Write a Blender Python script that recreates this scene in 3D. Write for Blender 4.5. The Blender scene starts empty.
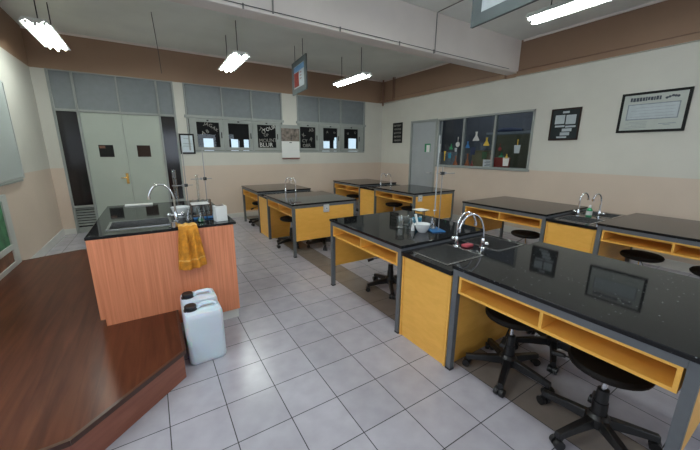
import bpy, bmesh, math, random
from mathutils import Vector, Matrix
random.seed(7)
scene = bpy.context.scene
C = scene.collection
PI = math.pi

# ---------------------------------------------------------------- camera
H = 1.5
YAW, PITCH, ROLL, FPX = 0.5615, 0.2318, 0.00506, 312.57
cy, sy = math.cos(YAW), math.sin(YAW)
cp, sp = math.cos(PITCH), math.sin(PITCH)
fw = Vector((sy*cp, cy*cp, -sp)); rt = Vector((cy, -sy, 0)); up = rt.cross(fw)
cr, sr = math.cos(ROLL), math.sin(ROLL)
r2 = rt*cr + up*sr; u2 = rt*(-sr) + up*cr
camd = bpy.data.cameras.new('camera')
cam = bpy.data.objects.new('camera', camd); C.objects.link(cam)
m = Matrix((r2, u2, -fw)).transposed().to_4x4(); m.translation = Vector((0, 0, H))
cam.matrix_world = m
camd.sensor_fit = 'HORIZONTAL'; camd.sensor_width = 36.0
camd.lens = 36.0*FPX/700.0
camd.clip_start = 0.05; camd.clip_end = 200
scene.camera = cam

# ---------------------------------------------------------------- world, light, exposure
world = bpy.data.worlds.new('sky'); scene.world = world
world.use_nodes = True
wn = world.node_tree.nodes; wl = world.node_tree.links
bg = wn['Background']
bg.inputs[0].default_value = (0.72, 0.84, 1.0, 1); bg.inputs[1].default_value = 1.6

L_WALL = -1.47
def area_light(name, loc, size, energy, color, rot):
    l = bpy.data.lights.new(name, 'AREA'); l.shape = 'RECTANGLE'
    l.size, l.size_y = size; l.energy = energy; l.color = color
    o = bpy.data.objects.new(name, l); C.objects.link(o); o.location = loc; o.rotation_euler = rot
    return o
# area lights added for daylight in unseen windows behind and left of the viewer
area_light('window_daylight', (1.9, -2.66, 1.65), (5.0, 1.3), 22, (0.84, 0.90, 1.0), (math.radians(90), 0, 0))
area_light('window_daylight_left', (L_WALL-0.12, 0.7, 1.75), (3.4, 1.4), 22, (0.82, 0.89, 1.0), (math.radians(90), 0, math.radians(-90)))
LAMP = 10.0
view = scene.view_settings
view.view_transform = 'Standard'
try: view.look = 'None'
except Exception: pass
view.exposure = 0.0; view.gamma = 1.0; view.use_curve_mapping = False

# ---------------------------------------------------------------- materials
def mat(name, col, rough=0.5, metal=0.0, noise=0.0, nscale=8.0, stretch=(1, 1, 1), bump=0.0, spec=0.5, coat=0.0, coords='Object', **kw):
    m = bpy.data.materials.new(name); m.use_nodes = True
    n, l = m.node_tree.nodes, m.node_tree.links
    b = n['Principled BSDF']
    b.inputs['Base Color'].default_value = (*col, 1)
    b.inputs['Roughness'].default_value = rough
    b.inputs['Metallic'].default_value = metal
    b.inputs['Specular IOR Level'].default_value = spec
    if coat: b.inputs['Coat Weight'].default_value = coat; b.inputs['Coat Roughness'].default_value = 0.08
    for k, v in kw.items(): b.inputs[k.replace('_', ' ')].default_value = v
    if noise or bump:
        tc = n.new('ShaderNodeTexCoord'); mp = n.new('ShaderNodeMapping')
        mp.inputs['Scale'].default_value = stretch
        l.new(tc.outputs[coords], mp.inputs[0])
        nz = n.new('ShaderNodeTexNoise'); nz.inputs['Scale'].default_value = nscale; nz.inputs['Detail'].default_value = 5
        l.new(mp.outputs[0], nz.inputs[0])
        if noise:
            r = n.new('ShaderNodeValToRGB')
            r.color_ramp.elements[0].position = 0.3; r.color_ramp.elements[1].position = 0.7
            r.color_ramp.elements[0].color = (*[max(0, c*(1-noise)) for c in col], 1)
            r.color_ramp.elements[1].color = (*[min(1, c*(1+noise)) for c in col], 1)
            l.new(nz.outputs[0], r.inputs[0]); l.new(r.outputs[0], b.inputs['Base Color'])
        if bump:
            bp = n.new('ShaderNodeBump'); bp.inputs['Strength'].default_value = bump; bp.inputs['Distance'].default_value = 0.01
            l.new(nz.outputs[0], bp.inputs['Height']); l.new(bp.outputs[0], b.inputs['Normal'])
    return m

def glass(name, col=(1, 1, 1), rough=0.0, thin=True, alpha=0.15):
    m = bpy.data.materials.new(name); m.use_nodes = True
    n, l = m.node_tree.nodes, m.node_tree.links
    n.remove(n['Principled BSDF'])
    out = n['Material Output']
    t = n.new('ShaderNodeBsdfTransparent'); t.inputs[0].default_value = (*col, 1)
    g = n.new('ShaderNodeBsdfGlossy'); g.inputs['Roughness'].default_value = rough
    lw = n.new('ShaderNodeLayerWeight'); lw.inputs[0].default_value = 0.5
    f = n.new('ShaderNodeMath'); f.operation = 'POWER'; f.inputs[1].default_value = 4.0; l.new(lw.outputs['Facing'], f.inputs[0])
    f2 = n.new('ShaderNodeMath'); f2.operation = 'MULTIPLY_ADD'; f2.inputs[1].default_value = 0.8; f2.inputs[2].default_value = 0.03; l.new(f.outputs[0], f2.inputs[0]); f = f2
    mx = n.new('ShaderNodeMixShader')
    ad = n.new('ShaderNodeMath'); ad.operation = 'ADD'; ad.inputs[1].default_value = alpha; ad.use_clamp = True
    l.new(f.outputs[0], ad.inputs[0]); l.new(ad.outputs[0], mx.inputs[0])
    l.new(t.outputs[0], mx.inputs[1]); l.new(g.outputs[0], mx.inputs[2]); l.new(mx.outputs[0], out.inputs[0])
    return m

def emit(name, col, s):
    m = bpy.data.materials.new(name); m.use_nodes = True
    b = m.node_tree.nodes['Principled BSDF']
    b.inputs['Base Color'].default_value = (*col, 1)
    b.inputs['Emission Color'].default_value = (*col, 1); b.inputs['Emission Strength'].default_value = s
    return m

def wall_material():
    # three painted bands by real height: clay dado, cream wall, clay beam band
    m = bpy.data.materials.new('painted_wall'); m.use_nodes = True
    n, l = m.node_tree.nodes, m.node_tree.links
    b = n['Principled BSDF']; b.inputs['Roughness'].default_value = 0.55
    g = n.new('ShaderNodeNewGeometry'); s = n.new('ShaderNodeSeparateXYZ'); l.new(g.outputs['Position'], s.inputs[0])
    r = n.new('ShaderNodeValToRGB'); r.color_ramp.interpolation = 'CONSTANT'
    dv = n.new('ShaderNodeMath'); dv.operation = 'DIVIDE'; dv.inputs[1].default_value = 4.0
    l.new(s.outputs[2], dv.inputs[0]); l.new(dv.outputs[0], r.inputs[0])
    e = r.color_ramp.elements
    e[0].position = 0; e[0].color = (0.62, 0.51, 0.42, 1)
    e[1].position = 1.18/4; e[1].color = (0.60, 0.585, 0.53, 1)
    x = e.new(2.81/4); x.color = (0.29, 0.18, 0.115, 1); x.position = 2.795/4
    nz = n.new('ShaderNodeTexNoise'); nz.inputs['Scale'].default_value = 2.2; nz.inputs['Detail'].default_value = 6
    l.new(g.outputs['Position'], nz.inputs[0])
    mr = n.new('ShaderNodeMapRange'); mr.inputs[3].default_value = 0.90; mr.inputs[4].default_value = 1.06
    l.new(nz.outputs[0], mr.inputs[0])
    mx = n.new('ShaderNodeMix'); mx.data_type = 'RGBA'; mx.blend_type = 'MULTIPLY'; mx.inputs[0].default_value = 1
    l.new(r.outputs[0], mx.inputs[6]); l.new(mr.outputs[0], mx.inputs[7]); l.new(mx.outputs[2], b.inputs['Base Color'])
    n2 = n.new('ShaderNodeTexNoise'); n2.inputs['Scale'].default_value = 60; l.new(g.outputs['Position'], n2.inputs[0])
    bp = n.new('ShaderNodeBump'); bp.inputs['Strength'].default_value = 0.08; bp.inputs['Distance'].default_value = 0.01
    l.new(n2.outputs[0], bp.inputs['Height']); l.new(bp.outputs[0], b.inputs['Normal'])
    return m

def floor_material():
    m = bpy.data.materials.new('floor_tiles'); m.use_nodes = True
    n, l = m.node_tree.nodes, m.node_tree.links
    b = n['Principled BSDF']
    g = n.new('ShaderNodeNewGeometry'); s = n.new('ShaderNodeSeparateXYZ'); l.new(g.outputs['Position'], s.inputs[0])
    def M(op, a, bb=None, c=None):
        x = n.new('ShaderNodeMath'); x.operation = op
        for i, v in enumerate((a, bb, c)):
            if v is None: continue
            if isinstance(v, (int, float)): x.inputs[i].default_value = v
            else: l.new(v, x.inputs[i])
        return x.outputs[0]
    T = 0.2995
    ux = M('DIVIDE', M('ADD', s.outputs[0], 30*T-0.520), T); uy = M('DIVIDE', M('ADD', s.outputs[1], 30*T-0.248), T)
    fx, fy = M('FRACT', ux), M('FRACT', uy)
    dx = M('MINIMUM', fx, M('SUBTRACT', 1.0, fx)); dy = M('MINIMUM', fy, M('SUBTRACT', 1.0, fy))
    d = M('MINIMUM', dx, dy)
    grout = M('LESS_THAN', d, 0.0085)
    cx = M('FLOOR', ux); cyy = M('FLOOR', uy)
    cmb = n.new('ShaderNodeCombineXYZ'); l.new(cx, cmb.inputs[0]); l.new(cyy, cmb.inputs[1])
    wn_ = n.new('ShaderNodeTexWhiteNoise'); l.new(cmb.outputs[0], wn_.inputs[0])
    var = M('MULTIPLY_ADD', wn_.outputs[0], 0.09, 0.95)
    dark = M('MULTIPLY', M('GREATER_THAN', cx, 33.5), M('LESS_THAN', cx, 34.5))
    nz = n.new('ShaderNodeTexNoise'); nz.inputs['Scale'].default_value = 9; nz.inputs['Detail'].default_value = 6
    l.new(g.outputs['Position'], nz.inputs[0])
    dirt = n.new('ShaderNodeMapRange'); dirt.inputs[1].default_value = 0.3; dirt.inputs[2].default_value = 0.7
    dirt.inputs[3].default_value = 0.90; dirt.inputs[4].default_value = 1.04; l.new(nz.outputs[0], dirt.inputs[0])
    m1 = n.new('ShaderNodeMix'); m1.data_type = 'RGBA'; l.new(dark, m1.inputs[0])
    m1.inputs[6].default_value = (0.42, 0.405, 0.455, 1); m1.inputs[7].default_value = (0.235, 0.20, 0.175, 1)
    m2 = n.new('ShaderNodeMix'); m2.data_type = 'RGBA'; m2.blend_type = 'MULTIPLY'; m2.inputs[0].default_value = 1
    l.new(m1.outputs[2], m2.inputs[6]); l.new(M('MULTIPLY', var, dirt.outputs[0]), m2.inputs[7])
    m3 = n.new('ShaderNodeMix'); m3.data_type = 'RGBA'; l.new(grout, m3.inputs[0]); l.new(m2.outputs[2], m3.inputs[6])
    m3.inputs[7].default_value = (0.03, 0.028, 0.028, 1)
    l.new(m3.outputs[2], b.inputs['Base Color'])
    rg = M('ADD', M('MULTIPLY', grout, 0.5), 0.24); l.new(rg, b.inputs['Roughness'])
    return m

def wood_material(name, c1, c2, rough, scale=(30, 30, 1.2), coat=0.0, plank=None, spec=0.5):
    m = bpy.data.materials.new(name); m.use_nodes = True
    n, l = m.node_tree.nodes, m.node_tree.links
    b = n['Principled BSDF']; b.inputs['Roughness'].default_value = rough
    b.inputs['Specular IOR Level'].default_value = spec
    g = n.new('ShaderNodeNewGeometry'); mp = n.new('ShaderNodeMapping'); mp.inputs['Scale'].default_value = scale
    if plank: mp.inputs['Rotation'].default_value = (0, 0, plank)
    mp.vector_type = 'TEXTURE' if False else 'POINT'
    l.new(g.outputs['Position'], mp.inputs[0])
    nz = n.new('ShaderNodeTexNoise'); nz.inputs['Scale'].default_value = 1.5; nz.inputs['Detail'].default_value = 8; nz.inputs['Distortion'].default_value = 0.6
    l.new(mp.outputs[0], nz.inputs[0])
    r = n.new('ShaderNodeValToRGB'); r.color_ramp.elements[0].position = 0.32; r.color_ramp.elements[1].position = 0.68
    r.color_ramp.elements[0].color = (*c1, 1); r.color_ramp.elements[1].color = (*c2, 1)
    l.new(nz.outputs[0], r.inputs[0]); l.new(r.outputs[0], b.inputs['Base Color'])
    return m

def granite(name, base, speck, rough=0.12):
    m = bpy.data.materials.new(name); m.use_nodes = True
    n, l = m.node_tree.nodes, m.node_tree.links
    b = n['Principled BSDF']; b.inputs['Roughness'].default_value = rough; b.inputs['Specular IOR Level'].default_value = 0.23
    g = n.new('ShaderNodeNewGeometry')
    v = n.new('ShaderNodeTexVoronoi'); v.inputs['Scale'].default_value = 38; l.new(g.outputs['Position'], v.inputs[0])
    r = n.new('ShaderNodeValToRGB'); r.color_ramp.elements[0].position = 0.09; r.color_ramp.elements[1].position = 0.15
    r.color_ramp.elements[0].color = (*speck, 1); r.color_ramp.elements[1].color = (*base, 1)
    l.new(v.outputs['Distance'], r.inputs[0])
    # only some cells carry a fleck
    w = n.new('ShaderNodeSeparateColor'); l.new(v.outputs['Color'], w.inputs[0])
    gt = n.new('ShaderNodeMath'); gt.operation = 'GREATER_THAN'; gt.inputs[1].default_value = 0.62; l.new(w.outputs[0], gt.inputs[0])
    mx = n.new('ShaderNodeMix'); mx.data_type = 'RGBA'; l.new(gt.outputs[0], mx.inputs[0])
    mx.inputs[6].default_value = (*base, 1); l.new(r.outputs[0], mx.inputs[7]); l.new(mx.outputs[2], b.inputs['Base Color'])
    return m

WALL = wall_material(); FLOOR = floor_material()
CEIL = mat('ceiling_paint', (0.84, 0.86, 0.81), 0.8, noise=0.05, nscale=1.5, coords='Object')
BEAM = mat('beam_paint', (0.78, 0.715, 0.665), 0.6, noise=0.05, nscale=2)
BASEB = mat('white_baseboard_tile', (0.62, 0.62, 0.59), 0.3, noise=0.04, nscale=4)
GRANITE = granite('black_granite', (0.012, 0.012, 0.013), (0.20, 0.21, 0.22), 0.045)
STEELP = mat('grey_painted_steel', (0.115, 0.125, 0.135), 0.4, noise=0.06, nscale=20)
ORANGE = wood_material('orange_laminate', (0.84, 0.44, 0.075), (0.90, 0.49, 0.10), 0.42, (6, 6, 20))
PEACH = wood_material('peach_wood_laminate', (0.57, 0.19, 0.09), (0.74, 0.285, 0.15), 0.45, (45, 45, 1.0))
STAGE = wood_material('dark_red_laminate_floor', (0.062, 0.018, 0.009), (0.125, 0.040, 0.019), 0.28, (14, 1.0, 5), spec=0.14, plank=0.35)
FASCIA = wood_material('red_brown_wood_edge', (0.20, 0.065, 0.04), (0.27, 0.095, 0.06), 0.45, (2, 2, 20))
NOSING = mat('dark_edge_strip', (0.055, 0.02, 0.012), 0.35, noise=0.1, nscale=20)
BLACKP = mat('black_plastic', (0.012, 0.012, 0.013), 0.38, noise=0.1, nscale=20)
SEATM = mat('black_seat_vinyl', (0.010, 0.008, 0.007), 0.6, noise=0.15, nscale=14, bump=0.1, spec=0.2)
CHROME = mat('chrome', (0.75, 0.76, 0.78), 0.10, 1.0, noise=0.02)
RODM = mat('dull_steel_rod', (0.34, 0.34, 0.34), 0.4, 0.7, noise=0.05)
STAIN = mat('brushed_stainless', (0.56, 0.56, 0.56), 0.24, 1.0, noise=0.06, nscale=30, stretch=(1, 12, 1))
DOORM = mat('pale_grey_green_door', (0.385, 0.425, 0.375), 0.42, noise=0.03, nscale=3)
FRAME = mat('grey_window_frame', (0.29, 0.31, 0.295), 0.45, noise=0.04, nscale=6)
BLIND = mat('blue_grey_frosted_film', (0.18, 0.20, 0.215), 0.5, noise=0.06, nscale=10)
DARKG = mat('smoked_glass', (0.010, 0.008, 0.009), 0.12, noise=0.05, spec=0.6)
GDOOR = mat('grey_door_paint', (0.36, 0.38, 0.40), 0.45, noise=0.04, nscale=4)
BRASS = mat('brass', (0.60, 0.40, 0.12), 0.25, 1.0, noise=0.05)
BLACKF = mat('black_frame', (0.010, 0.010, 0.010), 0.6, noise=0.1, spec=0.2)
BROWNF = mat('dark_brown_board', (0.032, 0.017, 0.013), 0.6, noise=0.15, spec=0.2)
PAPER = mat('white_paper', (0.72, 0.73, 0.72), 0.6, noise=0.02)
PAPERB = mat('bluish_paper', (0.42, 0.47, 0.50), 0.5, noise=0.08, nscale=12)
INK = mat('dark_ink', (0.05, 0.06, 0.08), 0.6, noise=0.1)
GREYINK = mat('grey_ink', (0.22, 0.25, 0.28), 0.6, noise=0.2, nscale=40)
CHALK = mat('white_letter_paper', (0.62, 0.62, 0.60), 0.7, noise=0.05)
CHALKD = mat('faded_letter_paper', (0.26, 0.25, 0.23), 0.7, noise=0.1)
BPAPER = mat('black_paper', (0.007, 0.007, 0.008), 0.7, noise=0.1, spec=0.15)
PANE = glass('clear_pane', (0.75, 0.8, 0.8), 0.0, alpha=0.0)
PANEDK = glass('tinted_pane', (0.78, 0.82, 0.84), 0.0, alpha=0.0)
GLASSW = glass('lab_glass', (0.955, 0.97, 0.97), 0.02, alpha=0.07)
RED = mat('red_plastic', (0.45, 0.03, 0.02), 0.4, noise=0.05)
REDD = mat('deep_red_print', (0.20, 0.02, 0.015), 0.5, noise=0.2, nscale=30)
BLUE = mat('blue_plastic', (0.03, 0.17, 0.42), 0.4, noise=0.05)
NAVY = mat('navy_cloth', (0.01, 0.02, 0.06), 0.7, noise=0.1)
TEAL = mat('teal_blue_cloth', (0.03, 0.22, 0.33), 0.7, noise=0.2, nscale=30)
BLUEP = mat('blue_poster_print', (0.12, 0.28, 0.50), 0.5, noise=0.2, nscale=10)
GREENP = mat('green_picture_print', (0.05, 0.20, 0.09), 0.5, noise=0.5, nscale=9)
BROWNP = mat('brown_picture_print', (0.18, 0.08, 0.045), 0.5, noise=0.4, nscale=9)
GREEN = mat('green_plastic', (0.02, 0.25, 0.10), 0.4, noise=0.05)
DKGREEN = mat('dark_green_shape', (0.015, 0.06, 0.02), 0.5, noise=0.05)
YELLOW = mat('yellow_plastic', (0.62, 0.42, 0.05), 0.4, noise=0.05)
OLIVE = mat('olive_partition', (0.10, 0.10, 0.06), 0.7, noise=0.1)
OCHRE = mat('ochre_cardboard', (0.24, 0.19, 0.09), 0.7, noise=0.1)
ORG = mat('orange_plastic', (0.62, 0.15, 0.03), 0.4, noise=0.05)
WHITEP = mat('white_plastic', (0.75, 0.76, 0.76), 0.35, noise=0.02)
PORC = mat('white_porcelain', (0.78, 0.80, 0.80), 0.15, noise=0.02, coat=0.5)
GAUZE = mat('white_gauze', (0.70, 0.70, 0.68), 0.6, noise=0.08, nscale=50)
DKSTEEL = mat('dark_steel', (0.05, 0.05, 0.055), 0.4, 0.6, noise=0.1)
PINK = mat('red_sponge', (0.42, 0.06, 0.08), 0.8, noise=0.2, nscale=60, bump=0.4)
JUG = mat('translucent_hdpe', (0.68, 0.77, 0.86), 0.35, noise=0.03, nscale=5, Subsurface_Weight=0.3, Subsurface_Scale=0.03)
TOWEL = mat('ochre_towel_cloth', (0.60, 0.24, 0.018), 0.85, noise=0.28, nscale=24, bump=0.7)
TOWELB = mat('pale_towel_border', (0.78, 0.42, 0.10), 0.85, noise=0.25, nscale=40, bump=0.6)
GREYF = mat('grey_steel_frame', (0.095, 0.115, 0.12), 0.45, noise=0.08)
WBOARD = mat('whiteboard_surface', (0.43, 0.47, 0.46), 0.3, noise=0.03, nscale=1.5)
ALU = mat('aluminium', (0.50, 0.50, 0.49), 0.35, 0.7, noise=0.04)
FIXT = mat('white_enamel_reflector', (0.72, 0.74, 0.72), 0.3, noise=0.02)
TUBE = emit('lit_fluorescent_tube', (0.93, 1.0, 0.95), LAMP*5)
CONDUIT = mat('brown_painted_pipe', (0.22, 0.12, 0.08), 0.5, noise=0.1)
CABLE = mat('dark_cable', (0.03, 0.028, 0.025), 0.5, noise=0.1)
CRACK = mat('grey_conduit', (0.22, 0.21, 0.19), 0.6, noise=0.1)
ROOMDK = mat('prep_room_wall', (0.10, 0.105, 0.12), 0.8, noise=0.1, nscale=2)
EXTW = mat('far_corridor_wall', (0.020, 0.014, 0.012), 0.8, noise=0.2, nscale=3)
CALP = mat('calendar_photo_print', (0.16, 0.13, 0.11), 0.5, noise=0.7, nscale=14)
BURET = mat('burette_glass', (0.50, 0.53, 0.53), 0.2, noise=0.03, Alpha=0.65)
SKIRT = mat('outlet_plate_grey', (0.58, 0.60, 0.62), 0.4, noise=0.05)
LIQ = mat('green_liquid', (0.02, 0.15, 0.06), 0.2, noise=0.05)
WOODR = mat('wooden_rack', (0.10, 0.055, 0.03), 0.5, noise=0.2)
BACKREAR = mat('rear_wall_paint', (0.60, 0.58, 0.50), 0.6, noise=0.05, nscale=2)

# ---------------------------------------------------------------- mesh helpers
class MB:
    def __init__(s): s.bm = bmesh.new(); s.mi = 0
    def _f(s, vs, idx):
        for f in idx:
            try: fc = s.bm.faces.new([vs[i] for i in f]); fc.material_index = s.mi
            except ValueError: pass
    def box(s, x0, y0, z0, x1, y1, z1, M=None):
        p = [Vector((x, y, z)) for z in (z0, z1) for x, y in ((x0, y0), (x1, y0), (x1, y1), (x0, y1))]
        if M is not None: p = [M @ q for q in p]
        v = [s.bm.verts.new(q) for q in p]
        s._f(v, [(3, 2, 1, 0), (4, 5, 6, 7), (0, 1, 5, 4), (1, 2, 6, 5), (2, 3, 7, 6), (3, 0, 4, 7)])
        return s
    def prism(s, pts, z0, z1, M=None):
        n = len(pts)
        a = [Vector((x, y, z0)) for x, y in pts]; b = [Vector((x, y, z1)) for x, y in pts]
        if M is not None: a = [M @ q for q in a]; b = [M @ q for q in b]
        v = [s.bm.verts.new(q) for q in a+b]
        s._f(v, [tuple(reversed(range(n))), tuple(range(n, 2*n))] + [(i, (i+1) % n, n+(i+1) % n, n+i) for i in range(n)])
        return s
    def tube(s, pts, r, seg=10, caps=True, closed=False):
        pts = [Vector(p) for p in pts]; n = len(pts)
        rs = r if isinstance(r, (list, tuple)) else [r]*n
        t0 = (pts[1]-pts[0]).normalized()
        ref = Vector((0, 0, 1)) if abs(t0.z) < 0.9 else Vector((1, 0, 0))
        nrm = (ref - t0*ref.dot(t0)).normalized()
        rings = []
        for i, p in enumerate(pts):
            if closed: t = (pts[(i+1) % n]-pts[i-1]).normalized()
            else: t = (pts[min(i+1, n-1)]-pts[max(i-1, 0)]).normalized()
            nrm = nrm - t*nrm.dot(t)
            if nrm.length < 1e-5: nrm = t.orthogonal()
            nrm.normalize(); bn = t.cross(nrm)
            rings.append([s.bm.verts.new(p+(nrm*math.cos(2*PI*k/seg)+bn*math.sin(2*PI*k/seg))*rs[i]) for k in range(seg)])
        m_ = n if closed else n-1
        for i in range(m_):
            a, b = rings[i], rings[(i+1) % n]
            for k in range(seg):
                f = s.bm.faces.new((a[k], a[(k+1) % seg], b[(k+1) % seg], b[k])); f.material_index = s.mi
        if caps and not closed:
            for rg in (rings[0][::-1], rings[-1]):
                f = s.bm.faces.new(rg); f.material_index = s.mi
        return s
    def cyl(s, a, b, r0, r1=None, seg=14): return s.tube([a, b], [r0, r0 if r1 is None else r1], seg)
    def lathe(s, prof, c=(0, 0, 0), seg=20, M=None, closed=False):
        rings = []
        for r, z in prof:
            ring = []
            for k in range(seg):
                q = Vector((c[0]+max(r, 1e-4)*math.cos(2*PI*k/seg), c[1]+max(r, 1e-4)*math.sin(2*PI*k/seg), c[2]+z))
                if M is not None: q = M @ q
                ring.append(s.bm.verts.new(q))
            rings.append(ring)
        n = len(rings)
        for i in range(n if closed else n-1):
            a, b = rings[i], rings[(i+1) % n]
            for k in range(seg):
                f = s.bm.faces.new((a[k], a[(k+1) % seg], b[(k+1) % seg], b[k])); f.material_index = s.mi
        if not closed:
            for rg in (rings[0][::-1], rings[-1]):
                f = s.bm.faces.new(rg); f.material_index = s.mi
        return s
    def ball(s, c, r, seg=12, sc=(1, 1, 1)):
        ret = bmesh.ops.create_uvsphere(s.bm, u_segments=seg, v_segments=max(6, seg//2+1), radius=r)
        for v in ret['verts']:
            v.co = Vector((v.co.x*sc[0], v.co.y*sc[1], v.co.z*sc[2])) + Vector(c)
            for f in v.link_faces: f.material_index = s.mi
        return s
    def plate(s, axis, us, vs, t0, t1, holes=()):
        # slab perpendicular to axis spanning us x vs, thickness t0..t1, rectangular holes (u0,v0,u1,v1)
        U = sorted(set([us[0], us[1]]+[h[i] for h in holes for i in (0, 2)])); U = [u for u in U if us[0] <= u <= us[1]]
        V = sorted(set([vs[0], vs[1]]+[h[i] for h in holes for i in (1, 3)])); V = [v for v in V if vs[0] <= v <= vs[1]]
        def P(u, v, t):
            return {'x': (t, u, v), 'y': (u, t, v), 'z': (u, v, t)}[axis]
        cache = {}
        def G(i, j, k):
            if (i, j, k) not in cache: cache[(i, j, k)] = s.bm.verts.new(P(U[i], V[j], (t0, t1)[k]))
            return cache[(i, j, k)]
        def solid(i, j):
            if i < 0 or j < 0 or i >= len(U)-1 or j >= len(V)-1: return False
            u, v = (U[i]+U[i+1])/2, (V[j]+V[j+1])/2
            return not any(h[0] < u < h[2] and h[1] < v < h[3] for h in holes)
        for i in range(len(U)-1):
            for j in range(len(V)-1):
                if not solid(i, j): continue
                q = [(i, j), (i+1, j), (i+1, j+1), (i, j+1)]
                s.bm.faces.new([G(a, b, 1) for a, b in q]).material_index = s.mi
                s.bm.faces.new([G(a, b, 0) for a, b in q[::-1]]).material_index = s.mi
                for (di, dj, a, b) in ((0, -1, q[0], q[1]), (1, 0, q[1], q[2]), (0, 1, q[2], q[3]), (-1, 0, q[3], q[0])):
                    if not solid(i+di, j+dj):
                        s.bm.faces.new([G(*a, 0), G(*b, 0), G(*b, 1), G(*a, 1)]).material_index = s.mi
        return s
    def build(s, name, material, parent=None, bevel=0.0, subsurf=0, loc=None):
        bmesh.ops.recalc_face_normals(s.bm, faces=s.bm.faces)
        for f in s.bm.faces: f.smooth = True
        for e in s.bm.edges:
            if len(e.link_faces) == 2:
                if e.calc_face_angle(0) > math.radians(38) and not subsurf: e.smooth = False
        me = bpy.data.meshes.new(name); s.bm.to_mesh(me); s.bm.free()
        for mm in (material if isinstance(material, (list, tuple)) else [material]): me.materials.append(mm)
        o = bpy.data.objects.new(name, me); C.objects.link(o)
        if parent is not None: o.parent = parent
        if loc is not None: o.location = loc
        if bevel:
            b = o.modifiers.new('bevel', 'BEVEL'); b.width = bevel; b.segments = 2; b.limit_method = 'ANGLE'; b.angle_limit = math.radians(40)
        if subsurf:
            b = o.modifiers.new('subsurf', 'SUBSURF'); b.levels = subsurf; b.render_levels = subsurf
        return o

def thing(name, label, cat, loc=(0, 0, 0), rz=0.0, group=None):
    o = bpy.data.objects.new(name, None); C.objects.link(o)
    o.empty_display_size = 0.1
    o.location = loc; o.rotation_euler = (0, 0, rz)
    return tag(o, label, cat, group)
def tag(o, label, cat, group=None):
    o['label'] = label; o['category'] = cat
    if group: o['group'] = group
    return o
def struct(o, label=None):
    o['kind'] = 'structure'
    if label: o['label'] = label
    return o
def dup(root, loc, rz, label, group=None):
    r = root.copy(); C.objects.link(r); r.location = loc; r.rotation_euler = (0, 0, rz); r['label'] = label
    if group: r['group'] = group
    for ch in list(root.children):
        c = ch.copy(); C.objects.link(c); c.parent = r
        for g in list(ch.children):
            d = g.copy(); C.objects.link(d); d.parent = c
    return r
def text_mesh(body, size, material, parent, M, name='lettering', ext=0.0008, rot=0.0):
    cu = bpy.data.curves.new(name, 'FONT'); cu.body = body; cu.size = size; cu.extrude = ext; cu.align_x = 'CENTER'; cu.align_y = 'CENTER'
    cu.resolution_u = 2
    t = bpy.data.objects.new('tmp_text', cu); C.objects.link(t)
    bpy.context.view_layer.update()
    dg = bpy.context.evaluated_depsgraph_get()
    me = bpy.data.meshes.new_from_object(t.evaluated_get(dg)); bpy.data.objects.remove(t)
    me.name = name
    me.transform(M @ Matrix.Rotation(rot, 4, 'Z'))
    me.materials.clear(); me.materials.append(material)
    o = bpy.data.objects.new(name, me); C.objects.link(o); o.parent = parent
    return o

# ================================================================ ROOM SHELL
W, D, L0, F0, ZC = 5.70, 7.38, -1.47, -2.55, 3.38
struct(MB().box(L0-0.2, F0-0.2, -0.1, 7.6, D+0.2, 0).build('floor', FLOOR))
struct(MB().box(L0-0.2, F0-0.2, ZC, 7.6, D+0.2, ZC+0.1).build('ceiling', CEIL))
# back wall: door assembly hole, two window group holes
DX0, DX1, DZ = -1.29, 0.55, 2.80
W1 = (0.72, 1.46, 2.75, 2.80); W2 = (3.12, 1.46, 5.10, 2.80)
struct(MB().plate('y', (L0-0.2, W+0.2), (0, ZC), D, D+0.15, [(DX0, -1, DX1, DZ), W1, W2]).build('wall_back', WALL))
RW = (3.10, 1.19, 5.28, 2.22); RD = (5.30, 0.0, 6.18, 2.24)
struct(MB().plate('x', (F0-0.2, D), (0, ZC), W, W+0.15, [RW, (RD[0], -1, RD[2], RD[3])]).build('wall_right', WALL))
struct(MB().plate('x', (F0-0.2, D), (0, ZC), L0-0.15, L0, [(-1.0, 1.05, 2.4, 2.45)]).build('wall_left', WALL))
struct(MB().plate('y', (L0-0.2, W+0.2), (0, ZC), F0-0.15, F0, [(-0.7, 0.95, 4.5, 2.35)]).build('wall_front', BACKREAR))
# beams
struct(MB().box(L0, 3.50, 2.855, W, 3.72, ZC).build('ceiling_beam', BEAM, bevel=0.012), 'pale painted concrete beam crossing the ceiling')
struct(MB().box(L0, -0.6, 2.855, W, -0.34, ZC).build('ceiling_beam', BEAM, bevel=0.012), 'second ceiling beam')
struct(MB().box(W-0.055, F0, 2.795, W, 3.50, 2.875).box(W-0.055, 3.72, 2.795, W, D, 2.875).build('trim_1', WALL))
struct(MB().box(L0, D-0.02, ZC-0.03, W, D, ZC).box(W-0.02, 3.72, ZC-0.03, W, D-0.02, ZC).box(W-0.02, F0, ZC-0.03, W, 3.46, ZC).build('trim_2', BEAM))
# baseboards
struct(MB().box(0.56, D-0.012, 0, W, D, 0.10).box(L0, D-0.012, 0, DX0, D, 0.10).build('baseboard_back', BASEB))
struct(MB().box(L0, 5.3, 0, L0+0.012, D-0.012, 0.12).build('baseboard_left', BASEB))
struct(MB().box(W-0.012, F0, 0, W, RD[0]-0.05, 0.12).box(W-0.012, RD[2]+0.05, 0, W, D-0.012, 0.12).build('baseboard_right', BASEB))

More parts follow.
